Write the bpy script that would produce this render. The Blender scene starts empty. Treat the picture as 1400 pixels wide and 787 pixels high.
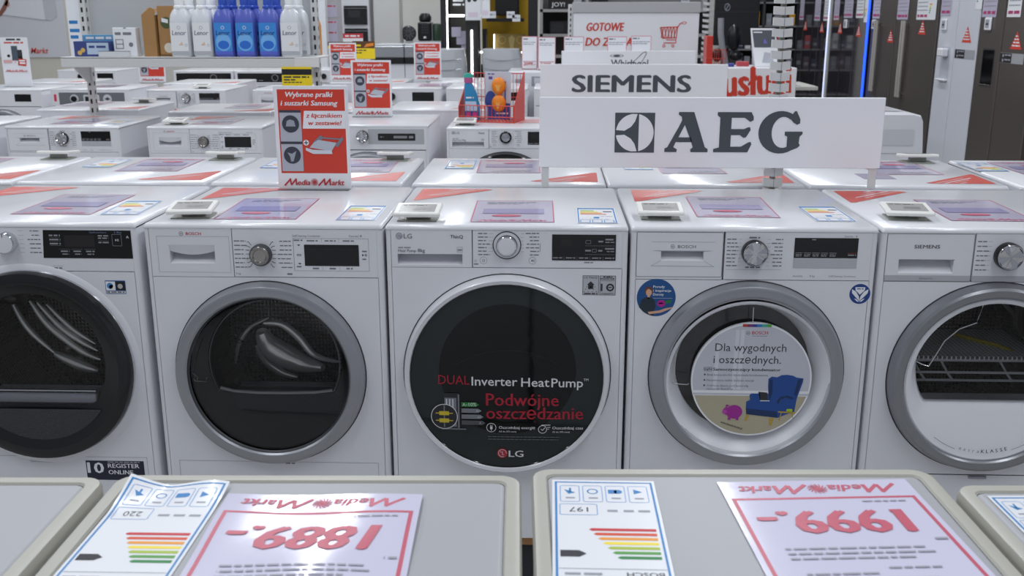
import bpy, math, random
from mathutils import Matrix, Vector
from mathutils.geometry import tessellate_polygon
random.seed(7)
PI = math.pi
SC = bpy.context.scene
COL = SC.collection

# ------------------------------------------------------------------ camera, world, lamps, exposure
FPX, PITCH, YAW, ROLL = 1371.6, .2632, .0366, -.0009
_fw = Vector((-math.sin(YAW)*math.cos(PITCH), math.cos(YAW)*math.cos(PITCH), -math.sin(PITCH)))
_r = Vector((math.cos(YAW), math.sin(YAW), 0)); _u = _r.cross(_fw)
_r2 = _r*math.cos(ROLL)+_u*math.sin(ROLL); _u2 = _u*math.cos(ROLL)-_r*math.sin(ROLL)
cam_data = bpy.data.cameras.new('camera'); cam = bpy.data.objects.new('camera', cam_data); COL.objects.link(cam)
m3 = Matrix((_r2, _u2, -_fw)).transposed().to_4x4(); m3.translation = (0, 0, 1.497)
cam.matrix_world = m3
cam_data.sensor_width = 36; cam_data.lens = FPX/1400*36; cam_data.clip_start = .05
cam_data.dof.use_dof = True; cam_data.dof.focus_distance = 2.5; cam_data.dof.aperture_fstop = 8.0
SC.camera = cam
SC.view_settings.view_transform = 'Standard'; SC.view_settings.look = 'None'
SC.view_settings.gamma = 1; SC.view_settings.use_curve_mapping = False
SC.view_settings.exposure = 0.0

world = bpy.data.worlds.new('world'); SC.world = world; world.use_nodes = True
world.node_tree.nodes['Background'].inputs[0].default_value = (.82, .88, 1.0, 1)
world.node_tree.nodes['Background'].inputs[1].default_value = .28

def strip_lamp(x, y0, y1, z, power):        # a fluorescent line lamp under the hall ceiling
    l = bpy.data.lights.new('ceiling_strip_lamp', 'AREA'); l.shape = 'RECTANGLE'
    l.size = .16; l.size_y = y1-y0; l.energy = power; l.color = (.93, .96, 1.0)
    o = bpy.data.objects.new('ceiling_strip_lamp', l); o.location = (x, (y0+y1)/2, z); COL.objects.link(o)
for _x in (-5.6, -2.05, 1.5, 5.0):
    strip_lamp(_x, -1.2, 14.8, 4.4, 215)

# ------------------------------------------------------------------ materials
def lin(c):
    if isinstance(c, str):
        c = c.lstrip('#'); c = tuple(int(c[i:i+2], 16)/255 for i in (0, 2, 4))
    return tuple(x/12.92 if x <= .04045 else ((x+.055)/1.055)**2.4 for x in c)
MATS = {}
def mat(name, c, rough=.5, metal=0, spec=.5, coat=0, noise=0, nscale=40, bump=0, emit=0, aniso=0):
    if name in MATS: return MATS[name]
    m = bpy.data.materials.new(name); m.use_nodes = True; nt = m.node_tree; b = nt.nodes['Principled BSDF']
    c = lin(c)
    b.inputs['Base Color'].default_value = (*c, 1); b.inputs['Roughness'].default_value = rough
    b.inputs['Metallic'].default_value = metal; b.inputs['Specular IOR Level'].default_value = spec
    b.inputs['Coat Weight'].default_value = coat; b.inputs['Coat Roughness'].default_value = .04
    if aniso: b.inputs['Anisotropic'].default_value = aniso
    if emit:
        b.inputs['Emission Color'].default_value = (*c, 1); b.inputs['Emission Strength'].default_value = emit
    if noise or bump:
        tc = nt.nodes.new('ShaderNodeTexCoord'); nz = nt.nodes.new('ShaderNodeTexNoise'); nz.inputs['Scale'].default_value = nscale
        nt.links.new(tc.outputs['Object'], nz.inputs['Vector'])
        if noise:
            mx = nt.nodes.new('ShaderNodeMix'); mx.data_type = 'RGBA'; nt.links.new(nz.outputs['Fac'], mx.inputs['Factor'])
            mx.inputs['A'].default_value = (*[x*(1-noise) for x in c], 1); mx.inputs['B'].default_value = (*[min(1, x*(1+noise)) for x in c], 1)
            nt.links.new(mx.outputs['Result'], b.inputs['Base Color'])
        if bump:
            bp = nt.nodes.new('ShaderNodeBump'); bp.inputs['Strength'].default_value = bump; bp.inputs['Distance'].default_value = .002
            nt.links.new(nz.outputs['Fac'], bp.inputs['Height']); nt.links.new(bp.outputs['Normal'], b.inputs['Normal'])
    MATS[name] = m; return m

def clear(name, tint=(1, 1, 1), refl=1.5, rough=.02):       # thin pane: tinted transparency with a fresnel gloss
    m = bpy.data.materials.new(name); m.use_nodes = True; nt = m.node_tree
    for n in list(nt.nodes): nt.nodes.remove(n)
    o = nt.nodes.new('ShaderNodeOutputMaterial'); t = nt.nodes.new('ShaderNodeBsdfTransparent'); g = nt.nodes.new('ShaderNodeBsdfGlossy')
    f = nt.nodes.new('ShaderNodeFresnel'); mx = nt.nodes.new('ShaderNodeMixShader')
    t.inputs[0].default_value = (*tint, 1); g.inputs['Roughness'].default_value = rough; f.inputs[0].default_value = refl
    nt.links.new(f.outputs[0], mx.inputs[0]); nt.links.new(t.outputs[0], mx.inputs[1]); nt.links.new(g.outputs[0], mx.inputs[2])
    nt.links.new(mx.outputs[0], o.inputs[0]); MATS[name] = m; return m

def dotted(name, c, dark, scale, rough=.25, metal=1, size=.32):    # perforated steel sheet
    m = mat(name, c, rough, metal); nt = m.node_tree; b = nt.nodes['Principled BSDF']
    tc = nt.nodes.new('ShaderNodeTexCoord'); v = nt.nodes.new('ShaderNodeTexVoronoi'); v.inputs['Scale'].default_value = scale
    v.inputs['Randomness'].default_value = 0
    nt.links.new(tc.outputs['Object'], v.inputs['Vector'])
    r = nt.nodes.new('ShaderNodeValToRGB'); r.color_ramp.elements[0].position = size; r.color_ramp.elements[1].position = size+.06
    r.color_ramp.elements[0].color = (*lin(dark), 1); r.color_ramp.elements[1].color = (*lin(c), 1)
    nt.links.new(v.outputs['Distance'], r.inputs[0]); nt.links.new(r.outputs[0], b.inputs['Base Color'])
    bp = nt.nodes.new('ShaderNodeBump'); bp.inputs['Strength'].default_value = .5; bp.inputs['Distance'].default_value = .004
    nt.links.new(v.outputs['Distance'], bp.inputs['Height']); nt.links.new(bp.outputs['Normal'], b.inputs['Normal'])
    return m

def tiles(name, c1, c2, sc):
    m = mat(name, c1, .35); nt = m.node_tree; b = nt.nodes['Principled BSDF']
    tc = nt.nodes.new('ShaderNodeTexCoord'); br = nt.nodes.new('ShaderNodeTexBrick'); br.offset = 0
    br.inputs['Color1'].default_value = (*lin(c1), 1); br.inputs['Color2'].default_value = (*lin(c1), 1); br.inputs['Mortar'].default_value = (*lin(c2), 1)
    br.inputs['Scale'].default_value = sc; br.inputs['Mortar Size'].default_value = .008; br.inputs['Brick Width'].default_value = .5; br.inputs['Row Height'].default_value = .5
    nt.links.new(tc.outputs['Object'], br.inputs['Vector']); nt.links.new(br.outputs['Color'], b.inputs['Base Color']); return m

WHITE = mat('white_enamel', '#e2e3e8', .22, noise=.012, nscale=3)
WPL = mat('white_plastic', '#e2e3e8', .30)
WTOP = mat('white_worktop', '#dcdde1', .2, spec=.5)
SHELL = mat('grey_shell', '#c9cad0', .35)
GAP = mat('dark_gap', '#2b2c30', .7)
LINE = mat('groove_grey', '#8f9096', .6)
INK = mat('grey_ink', '#7b7c83', .6)
DINK = mat('dark_ink', '#2e3036', .6)
BLACK = mat('black_gloss', '#0b0b0c', .08)
BLK = mat('black_plastic', '#121214', .32)
BLKM = mat('black_matte', '#17171a', .55, noise=.15)
CHAR = mat('charcoal', '#3a3c40', .45)
SILV = mat('silver_ring', '#a3a5aa', .34, metal=.75)
CHROME = mat('chrome', '#d5d6da', .12, metal=1)
STEEL = mat('steel', '#a8a49f', .22, metal=1)
STEELD = mat('brushed_dark_steel', '#56514d', .3, metal=.85, noise=.06, nscale=6)
RED = mat('red_print', '#d2402f', .4)
REDT = mat('ribbon_red', '#c9564c', .35)
REDD = mat('red_logo', '#c4303a', .4)
REDW = mat('red_wire', '#cf3a2c', .35)
PAPER = mat('white_paper', '#eceef2', .25, coat=.3)
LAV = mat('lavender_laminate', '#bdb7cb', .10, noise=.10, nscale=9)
LAVW = mat('pale_lavender_paper', '#d4d1e6', .12, coat=.5, bump=.15, nscale=14)
PINK = mat('pink_print', '#c6607a', .35)
REDP = mat('price_red', '#c3566a', .35)
GREYP = mat('grey_print', '#9a9ba6', .4)
BLUE = mat('label_blue', '#2d7fc0', .4)
YEL = mat('yellow_card', '#f0d21a', .45)
FRAME = mat('grey_beige_plastic', '#b4b2a8', .38, noise=.02, nscale=60)
LID = mat('pale_grey_lid', '#a9aaae', .42, noise=.01, nscale=200)
SHELF = mat('shelf_enamel', '#d0d1d0', .4)
SIGN = mat('sign_white', '#eeeff3', .25)
SLET = mat('sign_lettering', '#4a5056', .4)
DRUM = dotted('drum_steel', '#a09a92', '#2a2725', 95, .22, .6, .26)
LIFT = mat('lifter_steel', '#dedbd6', .2, metal=.55)
RACK = dotted('rack_sheet', '#e2e3e6', '#4a4a4c', 85, rough=.4, metal=0, size=.36)
GLASS = clear('door_glass', (.92, .93, .94), 1.4)
ACRYL = clear('clear_acrylic', (.95, .96, .97), 1.35)
FILM = clear('wrapping_film', (.9, .91, .92), 1.4, .12)
LED = mat('white_led', '#ffffff', .5, emit=5)
LEDB = mat('blue_led', '#1f4dff', .5, emit=2.2)
WOOD = mat('platform_wood', '#a97c4d', .6, noise=.3, nscale=12)

# ------------------------------------------------------------------ text outlines
_TX = {}
def glyphs(s, bold=0.0, shear=0.0, res=2):
    k = (s, bold, shear, res)
    if k not in _TX:
        cu = bpy.data.curves.new('t', 'FONT'); cu.body = s; cu.size = 1; cu.offset = bold; cu.shear = shear; cu.resolution_u = res
        o = bpy.data.objects.new('t', cu); COL.objects.link(o)
        dg = bpy.context.evaluated_depsgraph_get(); e = o.evaluated_get(dg); me = e.to_mesh()
        vs = [(v.co.x, v.co.y) for v in me.vertices]; fs = [tuple(p.vertices) for p in me.polygons]
        e.to_mesh_clear(); bpy.data.objects.remove(o); bpy.data.curves.remove(cu)
        x0 = min((v[0] for v in vs), default=0); x1 = max((v[0] for v in vs), default=1)
        _TX[k] = ([(x-x0, y) for x, y in vs], fs, x1-x0)
    return _TX[k]
CAP = None

# ------------------------------------------------------------------ mesh builder
class MB:
    def __init__(s, plane='front', w=0.0):
        s.v = []; s.f = []; s.mi = []; s.mats = []; s.M = Matrix(); s.plane = plane; s.w = w; s.warp = None; s.eps = .00012
    def at(s, x=0, y=0, z=0, rz=0, rx=0, ry=0):
        s.M = Matrix.Translation((x, y, z)) @ Matrix.Rotation(rz, 4, 'Z') @ Matrix.Rotation(ry, 4, 'Y') @ Matrix.Rotation(rx, 4, 'X'); return s
    def add(s, vs, fs, m):
        if m not in s.mats: s.mats.append(m)
        k = s.mats.index(m); b = len(s.v)
        s.v += [s.M @ Vector(p) for p in vs]; s.f += [tuple(b+i for i in f) for f in fs]; s.mi += [k]*len(fs); return s
    # ---- flat shapes (u to the right, v up, w out of the surface)
    def P(s, u, v, w=None):
        w = s.w if w is None else w
        if s.warp: w += s.warp(u, v)
        if s.plane == 'front': return (u, -w, v)
        if s.plane == 'back': return (-u, w, v)
        if s.plane == 'right': return (w, u, v)
        if s.plane == 'left': return (-w, -u, v)
        return (u, v, w)
    def up(s, n=1): s.w += s.eps*n; return s
    def poly(s, pts, m):
        vs = [s.P(*p) for p in pts]
        if len(pts) <= 4: fs = [tuple(range(len(pts)))]
        else: fs = [tuple(t) for t in tessellate_polygon([[Vector((p[0], p[1], 0)) for p in pts]])]
        return s.add(vs, fs, m)
    def rect(s, u0, v0, u1, v1, m, n=1, k=1):
        vs = [s.P(u0+(u1-u0)*i/n, v0+(v1-v0)*j/k) for j in range(k+1) for i in range(n+1)]
        fs = [(j*(n+1)+i, j*(n+1)+i+1, (j+1)*(n+1)+i+1, (j+1)*(n+1)+i) for j in range(k) for i in range(n)]
        return s.add(vs, fs, m)
    def rr(s, u0, v0, u1, v1, r, m, n=5): return s.poly(rrpts(u0, v0, u1, v1, r, n), m)
    def frame(s, u0, v0, u1, v1, t, m, n=1):
        s.rect(u0, v0, u1, v0+t, m, n, 1); s.rect(u0, v1-t, u1, v1, m, n, 1); s.rect(u0, v0+t, u0+t, v1-t, m, 1, n); return s.rect(u1-t, v0+t, u1, v1-t, m, 1, n)
    def rframe(s, u0, v0, u1, v1, r, t, m, n=4):
        a = rrpts(u0, v0, u1, v1, r, n); b = rrpts(u0+t, v0+t, u1-t, v1-t, max(r-t, .0001), n); k = len(a)
        return s.add([s.P(*p) for p in a+b], [(i, (i+1) % k, k+(i+1) % k, k+i) for i in range(k)], m)
    def circ(s, cu, cv, r, m, n=40, ry=None, rot=0):
        ry = r if ry is None else ry
        vs = [s.P(cu, cv)]
        for i in range(n):
            a = 2*PI*i/n; x, y = r*math.cos(a), ry*math.sin(a)
            vs.append(s.P(cu+x*math.cos(rot)-y*math.sin(rot), cv+x*math.sin(rot)+y*math.cos(rot)))
        return s.add(vs, [(0, 1+i, 1+(i+1) % n) for i in range(n)], m)
    def ring(s, cu, cv, r0, r1, m, n=48, a0=0, a1=2*PI, ky=1):
        vs = []; 
        for i in range(n+1):
            a = a0+(a1-a0)*i/n
            vs += [s.P(cu+r0*math.cos(a), cv+ky*r0*math.sin(a)), s.P(cu+r1*math.cos(a), cv+ky*r1*math.sin(a))]
        return s.add(vs, [(2*i, 2*i+1, 2*i+3, 2*i+2) for i in range(n)], m)
    def line(s, pts, t, m):
        for (a, b), (c, d) in zip(pts, pts[1:]):
            l = math.hypot(c-a, d-b) or 1; nx, ny = -(d-b)/l*t/2, (c-a)/l*t/2
            s.add([s.P(a+nx, b+ny), s.P(a-nx, b-ny), s.P(c-nx, d-ny), s.P(c+nx, d+ny)], [(0, 1, 2, 3)], m)
        return s
    def text(s, t, u, v, h, m, width=None, al='l', bold=0.0, shear=0.0, res=2, rot=0):
        if bold > .012:                                 # heavy faces: shifted strokes on successive layers
            d = bold*h*.95
            for i, (a, e) in enumerate(((-d, 0), (d, 0), (0, d*.6))):
                s.text(t, u+a, v+e, h, m, width, al, 0, shear, res, rot); s.w += s.eps*.5
            return s
        vs, fs, w = glyphs(t, bold, shear, res); k = h/.70; kx = k if width is None else width/w
        off = {'l': 0, 'c': -w*kx/2, 'r': -w*kx}[al]; c, sn = math.cos(rot), math.sin(rot)
        return s.add([s.P(u+(x*kx+off)*c-y*k*sn, v+(x*kx+off)*sn+y*k*c) for x, y in vs], fs, m)
    def dashes(s, u0, u1, v, h, m, seed=0):          # a line of print too small to read: word-long strokes
        r = random.Random(seed+int(u0*1e4)+int(v*1e4)); u = u0
        while u < u1-.2*h:
            l = min(r.uniform(2, 6)*h, u1-u); s.rect(u, v, u+l, v+h, m); u += l+h*.8
        return s
    # ---- solids
    def box(s, x0, y0, z0, x1, y1, z1, m, b=0):
        if b <= 0:
            vs = [(x, y, z) for z in (z0, z1) for y in (y0, y1) for x in (x0, x1)]
            return s.add(vs, [(0, 2, 3, 1), (4, 5, 7, 6), (0, 1, 5, 4), (2, 6, 7, 3), (0, 4, 6, 2), (1, 3, 7, 5)], m)
        vs = []; ix = {}
        for cx in (0, 1):
            for cy in (0, 1):
                for cz in (0, 1):
                    X = (x0, x1)[cx]; Y = (y0, y1)[cy]; Z = (z0, z1)[cz]; dx, dy, dz = b*(1-2*cx), b*(1-2*cy), b*(1-2*cz)
                    for ax, p in enumerate(((X, Y+dy, Z+dz), (X+dx, Y, Z+dz), (X+dx, Y+dy, Z))):
                        ix[cx, cy, cz, ax] = len(vs); vs.append(p)
        fs = []
        for c in (0, 1):
            q = [(0, 0), (1, 0), (1, 1), (0, 1)]
            fs.append([ix[c, a, d, 0] for a, d in q]); fs.append([ix[a, c, d, 1] for a, d in q]); fs.append([ix[a, d, c, 2] for a, d in q])
        for a in (0, 1):
            for d in (0, 1):
                fs.append([ix[a, d, 0, 0], ix[a, d, 0, 1], ix[a, d, 1, 1], ix[a, d, 1, 0]])
                fs.append([ix[a, 0, d, 0], ix[a, 0, d, 2], ix[a, 1, d, 2], ix[a, 1, d, 0]])
                fs.append([ix[0, a, d, 1], ix[0, a, d, 2], ix[1, a, d, 2], ix[1, a, d, 1]])
                for c in (0, 1): pass
        for a in (0, 1):
            for d in (0, 1):
                for c in (0, 1): fs.append([ix[a, d, c, 0], ix[a, d, c, 1], ix[a, d, c, 2]])
        cen = Vector(((x0+x1)/2, (y0+y1)/2, (z0+z1)/2)); out = []
        for f in fs:
            p = [Vector(vs[i]) for i in f]; n = (p[1]-p[0]).cross(p[2]-p[0])
            out.append(tuple(f) if n.dot(sum(p, Vector())/len(p)-cen) >= 0 else tuple(reversed(f)))
        return s.add(vs, out, m)
    def loft(s, rings, m, cap0=False, cap1=False, closed=True):
        n = len(rings[0]); vs = [p for r in rings for p in r]; fs = []
        for i in range(len(rings)-1):
            for j in range(n if closed else n-1): fs.append((i*n+j, i*n+(j+1) % n, (i+1)*n+(j+1) % n, (i+1)*n+j))
        if cap0: fs.append(tuple(reversed(range(n))))
        if cap1: fs.append(tuple((len(rings)-1)*n+j for j in range(n)))
        return s.add(vs, fs, m)
    def lathe(s, prof, m, c=(0, 0, 0), axis='z', n=32, cap0=False, cap1=False):
        R = []
        for r, h in prof:
            ring = []
            for i in range(n):
                a = 2*PI*i/n; x, y = r*math.cos(a), r*math.sin(a)
                p = (x, y, h) if axis == 'z' else ((x, -h, y) if axis == 'y' else (h, x, y))
                ring.append((p[0]+c[0], p[1]+c[1], p[2]+c[2]))
            R.append(ring)
        return s.loft(R, m, cap0, cap1)
    def tube(s, path, r, m, n=8, caps=True):
        R = []; path = [Vector(p) for p in path]; r0 = r
        for i, p in enumerate(path):
            r = r0(i/(len(path)-1)) if callable(r0) else r0
            t = (path[min(i+1, len(path)-1)]-path[max(i-1, 0)]).normalized()
            a = Vector((0, 0, 1)) if abs(t.z) < .9 else Vector((1, 0, 0)); x = t.cross(a).normalized(); y = t.cross(x)
            R.append([tuple(p+x*r*math.cos(2*PI*k/n)+y*r*math.sin(2*PI*k/n)) for k in range(n)])
        return s.loft(R, m, caps, caps)
    def ball(s, c, r, m, n=16, k=8):
        rx, ry, rz = (r, r, r) if not isinstance(r, tuple) else r
        return s.loft([[(c[0]+rx*math.sin(PI*i/k)*math.cos(2*PI*j/n), c[1]+ry*math.sin(PI*i/k)*math.sin(2*PI*j/n), c[2]-rz*math.cos(PI*i/k)) for j in range(n)] for i in range(k+1)], m)
    def prism(s, pts, w0, w1, m):                      # outline in the flat frame, given thickness
        n = len(pts); a = [s.P(p[0], p[1], w0) for p in pts]; b = [s.P(p[0], p[1], w1) for p in pts]
        fs = [(i, (i+1) % n, n+(i+1) % n, n+i) for i in range(n)]
        t = [tuple(q) for q in tessellate_polygon([[Vector((p[0], p[1], 0)) for p in pts]])]
        return s.add(a+b, fs+[tuple(n+i for i in q) for q in t]+[tuple(reversed(q)) for q in t], m)
    def build(s, name, parent=None, sharp=.6):
        me = bpy.data.meshes.new(name); me.from_pydata([tuple(p) for p in s.v], [], s.f)
        for m in s.mats: me.materials.append(m)
        me.polygons.foreach_set('material_index', s.mi); me.polygons.foreach_set('use_smooth', [True]*len(s.f))
        me.set_sharp_from_angle(angle=sharp); me.update()
        o = bpy.data.objects.new(name, me); COL.objects.link(o)
        if parent: o.parent = parent
        return o

def rrpts(u0, v0, u1, v1, r, n=5):
    p = []
    for cx, cy, a in ((u1-r, v0+r, -PI/2), (u1-r, v1-r, 0), (u0+r, v1-r, PI/2), (u0+r, v0+r, PI)):
        for i in range(n+1): p.append((cx+r*math.cos(a+PI/2*i/n), cy+r*math.sin(a+PI/2*i/n)))
    return p
def tag(o, label=None, cat=None, group=None, kind=None):
    if label: o['label'] = label
    if cat: o['category'] = cat
    if group: o['group'] = group
    if kind: o['kind'] = kind
    return o
def thing(name, label, cat, loc=(0, 0, 0), rz=0, group=None):
    o = bpy.data.objects.new(name, None); COL.objects.link(o); o.location = loc; o.rotation_euler = (0, 0, rz); o.empty_display_size = .05
    return tag(o, label, cat, group)
def place(o, loc, rz=0, rx=0):
    o.location = loc; o.rotation_euler = (rx, 0, rz); return o
def copy_tree(o, parent=None):
    c = o.copy(); COL.objects.link(c)
    if parent: c.parent = parent
    for ch in list(o.children): copy_tree(ch, c)
    return c
def dup(o, loc, rz, label, group=None):
    c = copy_tree(o); c.location = loc; c.rotation_euler = (0, 0, rz); c['label'] = label
    if group: c['group'] = group
    return c
# ------------------------------------------------------------------ the hall
FRONT = 2.406; BASE = .16; TOP = 1.006; W = .597; H = .846; DEP = .572; STEP = .604
def structure(name, mb): return tag(mb.build(name), kind='structure')
b = MB(); b.box(-9, -5, -.1, 9, 16, 0, tiles('floor_tile', '#a9a8a4', '#8a8986', 1.6)); structure('floor', b)
b = MB(); b.box(-9, 15.6, 0, 9, 15.8, 4.6, mat('wall_paint', '#d3d2cc', .7, noise=.03, nscale=1)); structure('wall_back', b)
b = MB(); b.box(3.85, 2.5, 0, 4.0, 15.6, 4.6, mat('wall_dark', '#4a4947', .6)); structure('wall_right', b)

# ------------------------------------------------------------------ machines
def flat_r(R, d):                                    # a circle of radius R cut flat at distance d below its centre
    return lambda a: R if math.sin(a) >= 0 or d >= R else min(R, d/max(-math.sin(a), 1e-6))
def ringpts(cx, cz, rf, y, n=72):
    o = []
    for i in range(n):
        a = 2*PI*(i+.5)/n; r = rf(a) if callable(rf) else rf; o.append((cx+r*math.cos(a), y, cz+r*math.sin(a)))
    return o
def rectpts(x0, z0, x1, z1, cx, cz, y, n=72):
    o = []
    for i in range(n):
        a = 2*PI*(i+.5)/n; c, s = math.cos(a), math.sin(a); t = 9
        if c > 1e-6: t = min(t, (x1-cx)/c)
        if c < -1e-6: t = min(t, (x0-cx)/c)
        if s > 1e-6: t = min(t, (z1-cz)/s)
        if s < -1e-6: t = min(t, (z0-cz)/s)
        o.append([cx+t*c, y, cz+t*s])
    for X in (x0, x1):
        for Z in (z0, z1):
            k = min(range(n), key=lambda i: (o[i][0]-X)**2+(o[i][2]-Z)**2); o[k] = [X, y, Z]
    return [tuple(p) for p in o]
def shell_parts(root, w=W, m=None, back=True):
    m = m or WHITE; r = .012; b = MB(); out = []
    P = [(.014, 0)]+[(r-r*math.sin(a), r-r*math.cos(a)) for a in (0, .4, .8, 1.2, PI/2)]
    P += [(0, DEP), (w, DEP)]+[(w-x, y) for x, y in reversed(P)]
    b.loft([[(x, y, 0) for x, y in P], [(x, y, .8355) for x, y in P]], m, closed=False)
    b.box(.012, .02, .0, w-.012, DEP-.002, .01, GAP)
    b.build('cabinet', root)
    b = MB(); prof = [(-.001, .8345)]+[(-.001+.010-.010*math.cos(a), .836+.010*math.sin(a)) for a in (0, .3, .6, .9, 1.2, PI/2)]
    prof += [(DEP+.002-.010+.010*math.sin(a), .836+.010*math.cos(a)) for a in (0, .5, 1.0, PI/2)]+[(DEP+.002, .8345)]
    cy, cz = .28, .83; R = []
    for x, k, dz in ((.0, .985, -.006), (.002, .994, -.003), (.007, 1, 0), (w-.007, 1, 0), (w-.002, .994, -.003), (w, .985, -.006)):
        R.append([(x, cy+(y-cy)*k, z+(dz if z > .8375 else 0)) for y, z in prof])
    b.loft(R, WTOP, True, True); b.build('worktop', root)
def plate_recess(b, x0, z0, x1, z1, hx0, hz0, hx1, hz1, depth, m, y=0.0, back=.024, scoop=False):
    depth *= 2.1; back = .05
    xs = [x0, hx0, hx1, x1]; zs = [z0, hz0, hz1, z1]
    vs = [(x, y, z) for z in zs for x in xs]
    b.add(vs, [(j*4+i, j*4+i+1, j*4+i+5, j*4+i+4) for j in range(3) for i in range(3) if not (i == 1 and j == 1)], m)
    b.add([(x0, y, z0), (x1, y, z0), (x1, y, z1), (x0, y, z1), (x0, back, z0), (x1, back, z0), (x1, back, z1), (x0, back, z1)],
          [(0, 4, 5, 1), (1, 5, 6, 2), (2, 6, 7, 3), (3, 7, 4, 0)], m)
    d = y+depth; n = 6; R = []
    for i in range(n+1):                               # back of the pocket: deep under the lip, sloping out at the bottom
        t = i/n; yy = y+depth*(math.cos(t*PI/2)**.7 if scoop else (1-t)); zz = hz1-(hz1-hz0)*t
        R.append([(hx0, yy, zz), (hx1, yy, zz)])
    b.loft(R, m, closed=False)
    b.add([(hx0, y, hz1), (hx1, y, hz1), (hx1, d, hz1), (hx0, d, hz1)], [(0, 1, 2, 3)], m)
    for hx in (hx0, hx1):
        vs = [(hx, y, hz1)]+[(hx, R[i][0][1], R[i][0][2]) for i in range(n+1)]
        b.add(vs, [tuple(range(len(vs)))], m)
def plate(b, x0, z0, x1, z1, m, y=0.0, back=.024): b.box(x0, y, z0, x1, back, z1, m, .0015)
def dial(root, x, z, r, kind, y=0.0):
    b = MB(); c = (x, y, z)
    if kind == 'steel':
        b.lathe([(r*1.0, 0), (r*1.0, .012), (r*.9, .018), (r*.80, .019)], CHAR, c, 'y', 40)
        b.lathe([(r*.86, .0185), (r*.80, .022), (r*.6, .020), (r*.55, .018), (0.0005, .0185)], STEEL, c, 'y', 40)
    elif kind == 'petal':
        b.lathe([(r, 0), (r, .016), (r*.95, .020)], BLACK, c, 'y', 40)
        b.lathe([(r*.97, .017), (r*.9, .023), (r*.86, .0225)], CHROME, c, 'y', 40)
        vs = [(x, y-.0185, z)]; n = 40
        for i in range(n):
            a = 2*PI*i/n; d = .0035*math.cos(5*a)+.003
            vs.append((x+r*.86*math.cos(a), y-.0185-d, z+r*.86*math.sin(a)))
        b.add(vs, [(0, 1+i, 1+(i+1) % n) for i in range(n)], CHROME)
    elif kind == 'white':
        b.lathe([(r*1.36, 0), (r*1.36, .002), (r*1.28, .002)], DINK, c, 'y', 48); b.lathe([(r*1.28, .0015), (r, .0025)], WPL, c, 'y', 48)
        b.lathe([(r, 0), (r, .016), (r*.97, .017)], CHAR, c, 'y', 48)
        b.lathe([(r*.97, .017), (r*.92, .0195), (r*.86, .019)], CHROME, c, 'y', 48)
        b.lathe([(r*.86, .019), (r*.8, .0185), (r*.78, .020), (.0005, .0205)], WPL, c, 'y', 48)
    elif kind == 'chromewhite':
        b.lathe([(r, 0), (r, .018), (r*.93, .022), (r*.88, .0215)], CHROME, c, 'y', 48)
        b.lathe([(r*.88, .0215), (.0005, .022)], WPL, c, 'y', 48)
        b.plane = 'front'; b.w = -y+.0225; b.rect(x-.0008, z+r*.6, x+.0008, z+r*.95, DINK)
    elif kind == 'black':
        b.lathe([(r, 0), (r, .016), (r*.92, .020), (.0005, .019)], BLACK, c, 'y', 40); b.lathe([(r*1.05, .001), (r, .004)], CHROME, c, 'y', 40)
    elif kind == 'blackpetal':
        b.lathe([(r, 0), (r, .012), (r*.8, .018), (r*.72, .017)], BLACK, c, 'y', 40)
        vs = [(x, y-.012, z)]; n = 48
        for i in range(n):
            a = 2*PI*i/n; d = .003*math.cos(12*a)+.003
            vs.append((x+r*.74*math.cos(a), y-.012-d, z+r*.74*math.sin(a)))
        b.add(vs, [(0, 1+i, 1+(i+1) % n) for i in range(n)], CHROME)
    return b.build('dial', root)
def front_plate(root, z1, hole, z0=0.0, w=W):
    b = MB(); cx, cz, r = hole
    b.loft([rectpts(.013, z0, w-.013, z1, cx, cz, 0), ringpts(cx, cz, r, 0)], WHITE)
    b.loft([ringpts(cx, cz, r, 0), ringpts(cx, cz, r, .05)], GAP)
    b.add([(.013, 0, z1), (w-.013, 0, z1), (w-.013, .01, z1), (.013, .01, z1)], [(0, 1, 2, 3)], WHITE)
    return b.build('front_panel', root)
def drum(root, cx, cz, r, depth=.40, lifters=3, a0=.3):
    b = MB(); n = 72
    R = [ringpts(cx, cz, r*k, y, n) for y, k in ((.03, .86), (.045, .99), (.06, 1), (depth-.03, 1), (depth, .93), (depth, .0005))]
    b.loft(R, DRUM)
    o = b.build('drum', root)
    for i in range(lifters):
        a = a0+2*PI*i/lifters; L = MB(); RR = []
        for j in range(9):
            t = j/8; y = .06+t*(depth-.07); aa = a+.35*t; hgt = .085*math.sin(PI*min(1, t*1.3+.12))**.6 if t < .77 else .085*math.sin(PI*min(1, t+.0))**.5+.01
            ring = []
            for k in range(9):
                u = (k/8-.5)*2; da = u*.26; rr = r*.995-hgt*(1-u*u)**1.4
                ring.append((cx+rr*math.cos(aa+da), y, cz+rr*math.sin(aa+da)))
            RR.append(ring)
        L.loft(RR, STEEL, closed=False); L.build('drum_lifter', o)
    return o
def disc(b, cx, cz, rf, y, m, bulge=0.0, n=72):
    R = []
    for k in (1, .8, .55, .3, .001):
        R.append([(cx+(p[0]-cx)*k, y-bulge*(1-k*k), cz+(p[2]-cz)*k) for p in ringpts(cx, cz, rf, y, n)])
    b.loft(R, m); return b
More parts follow.
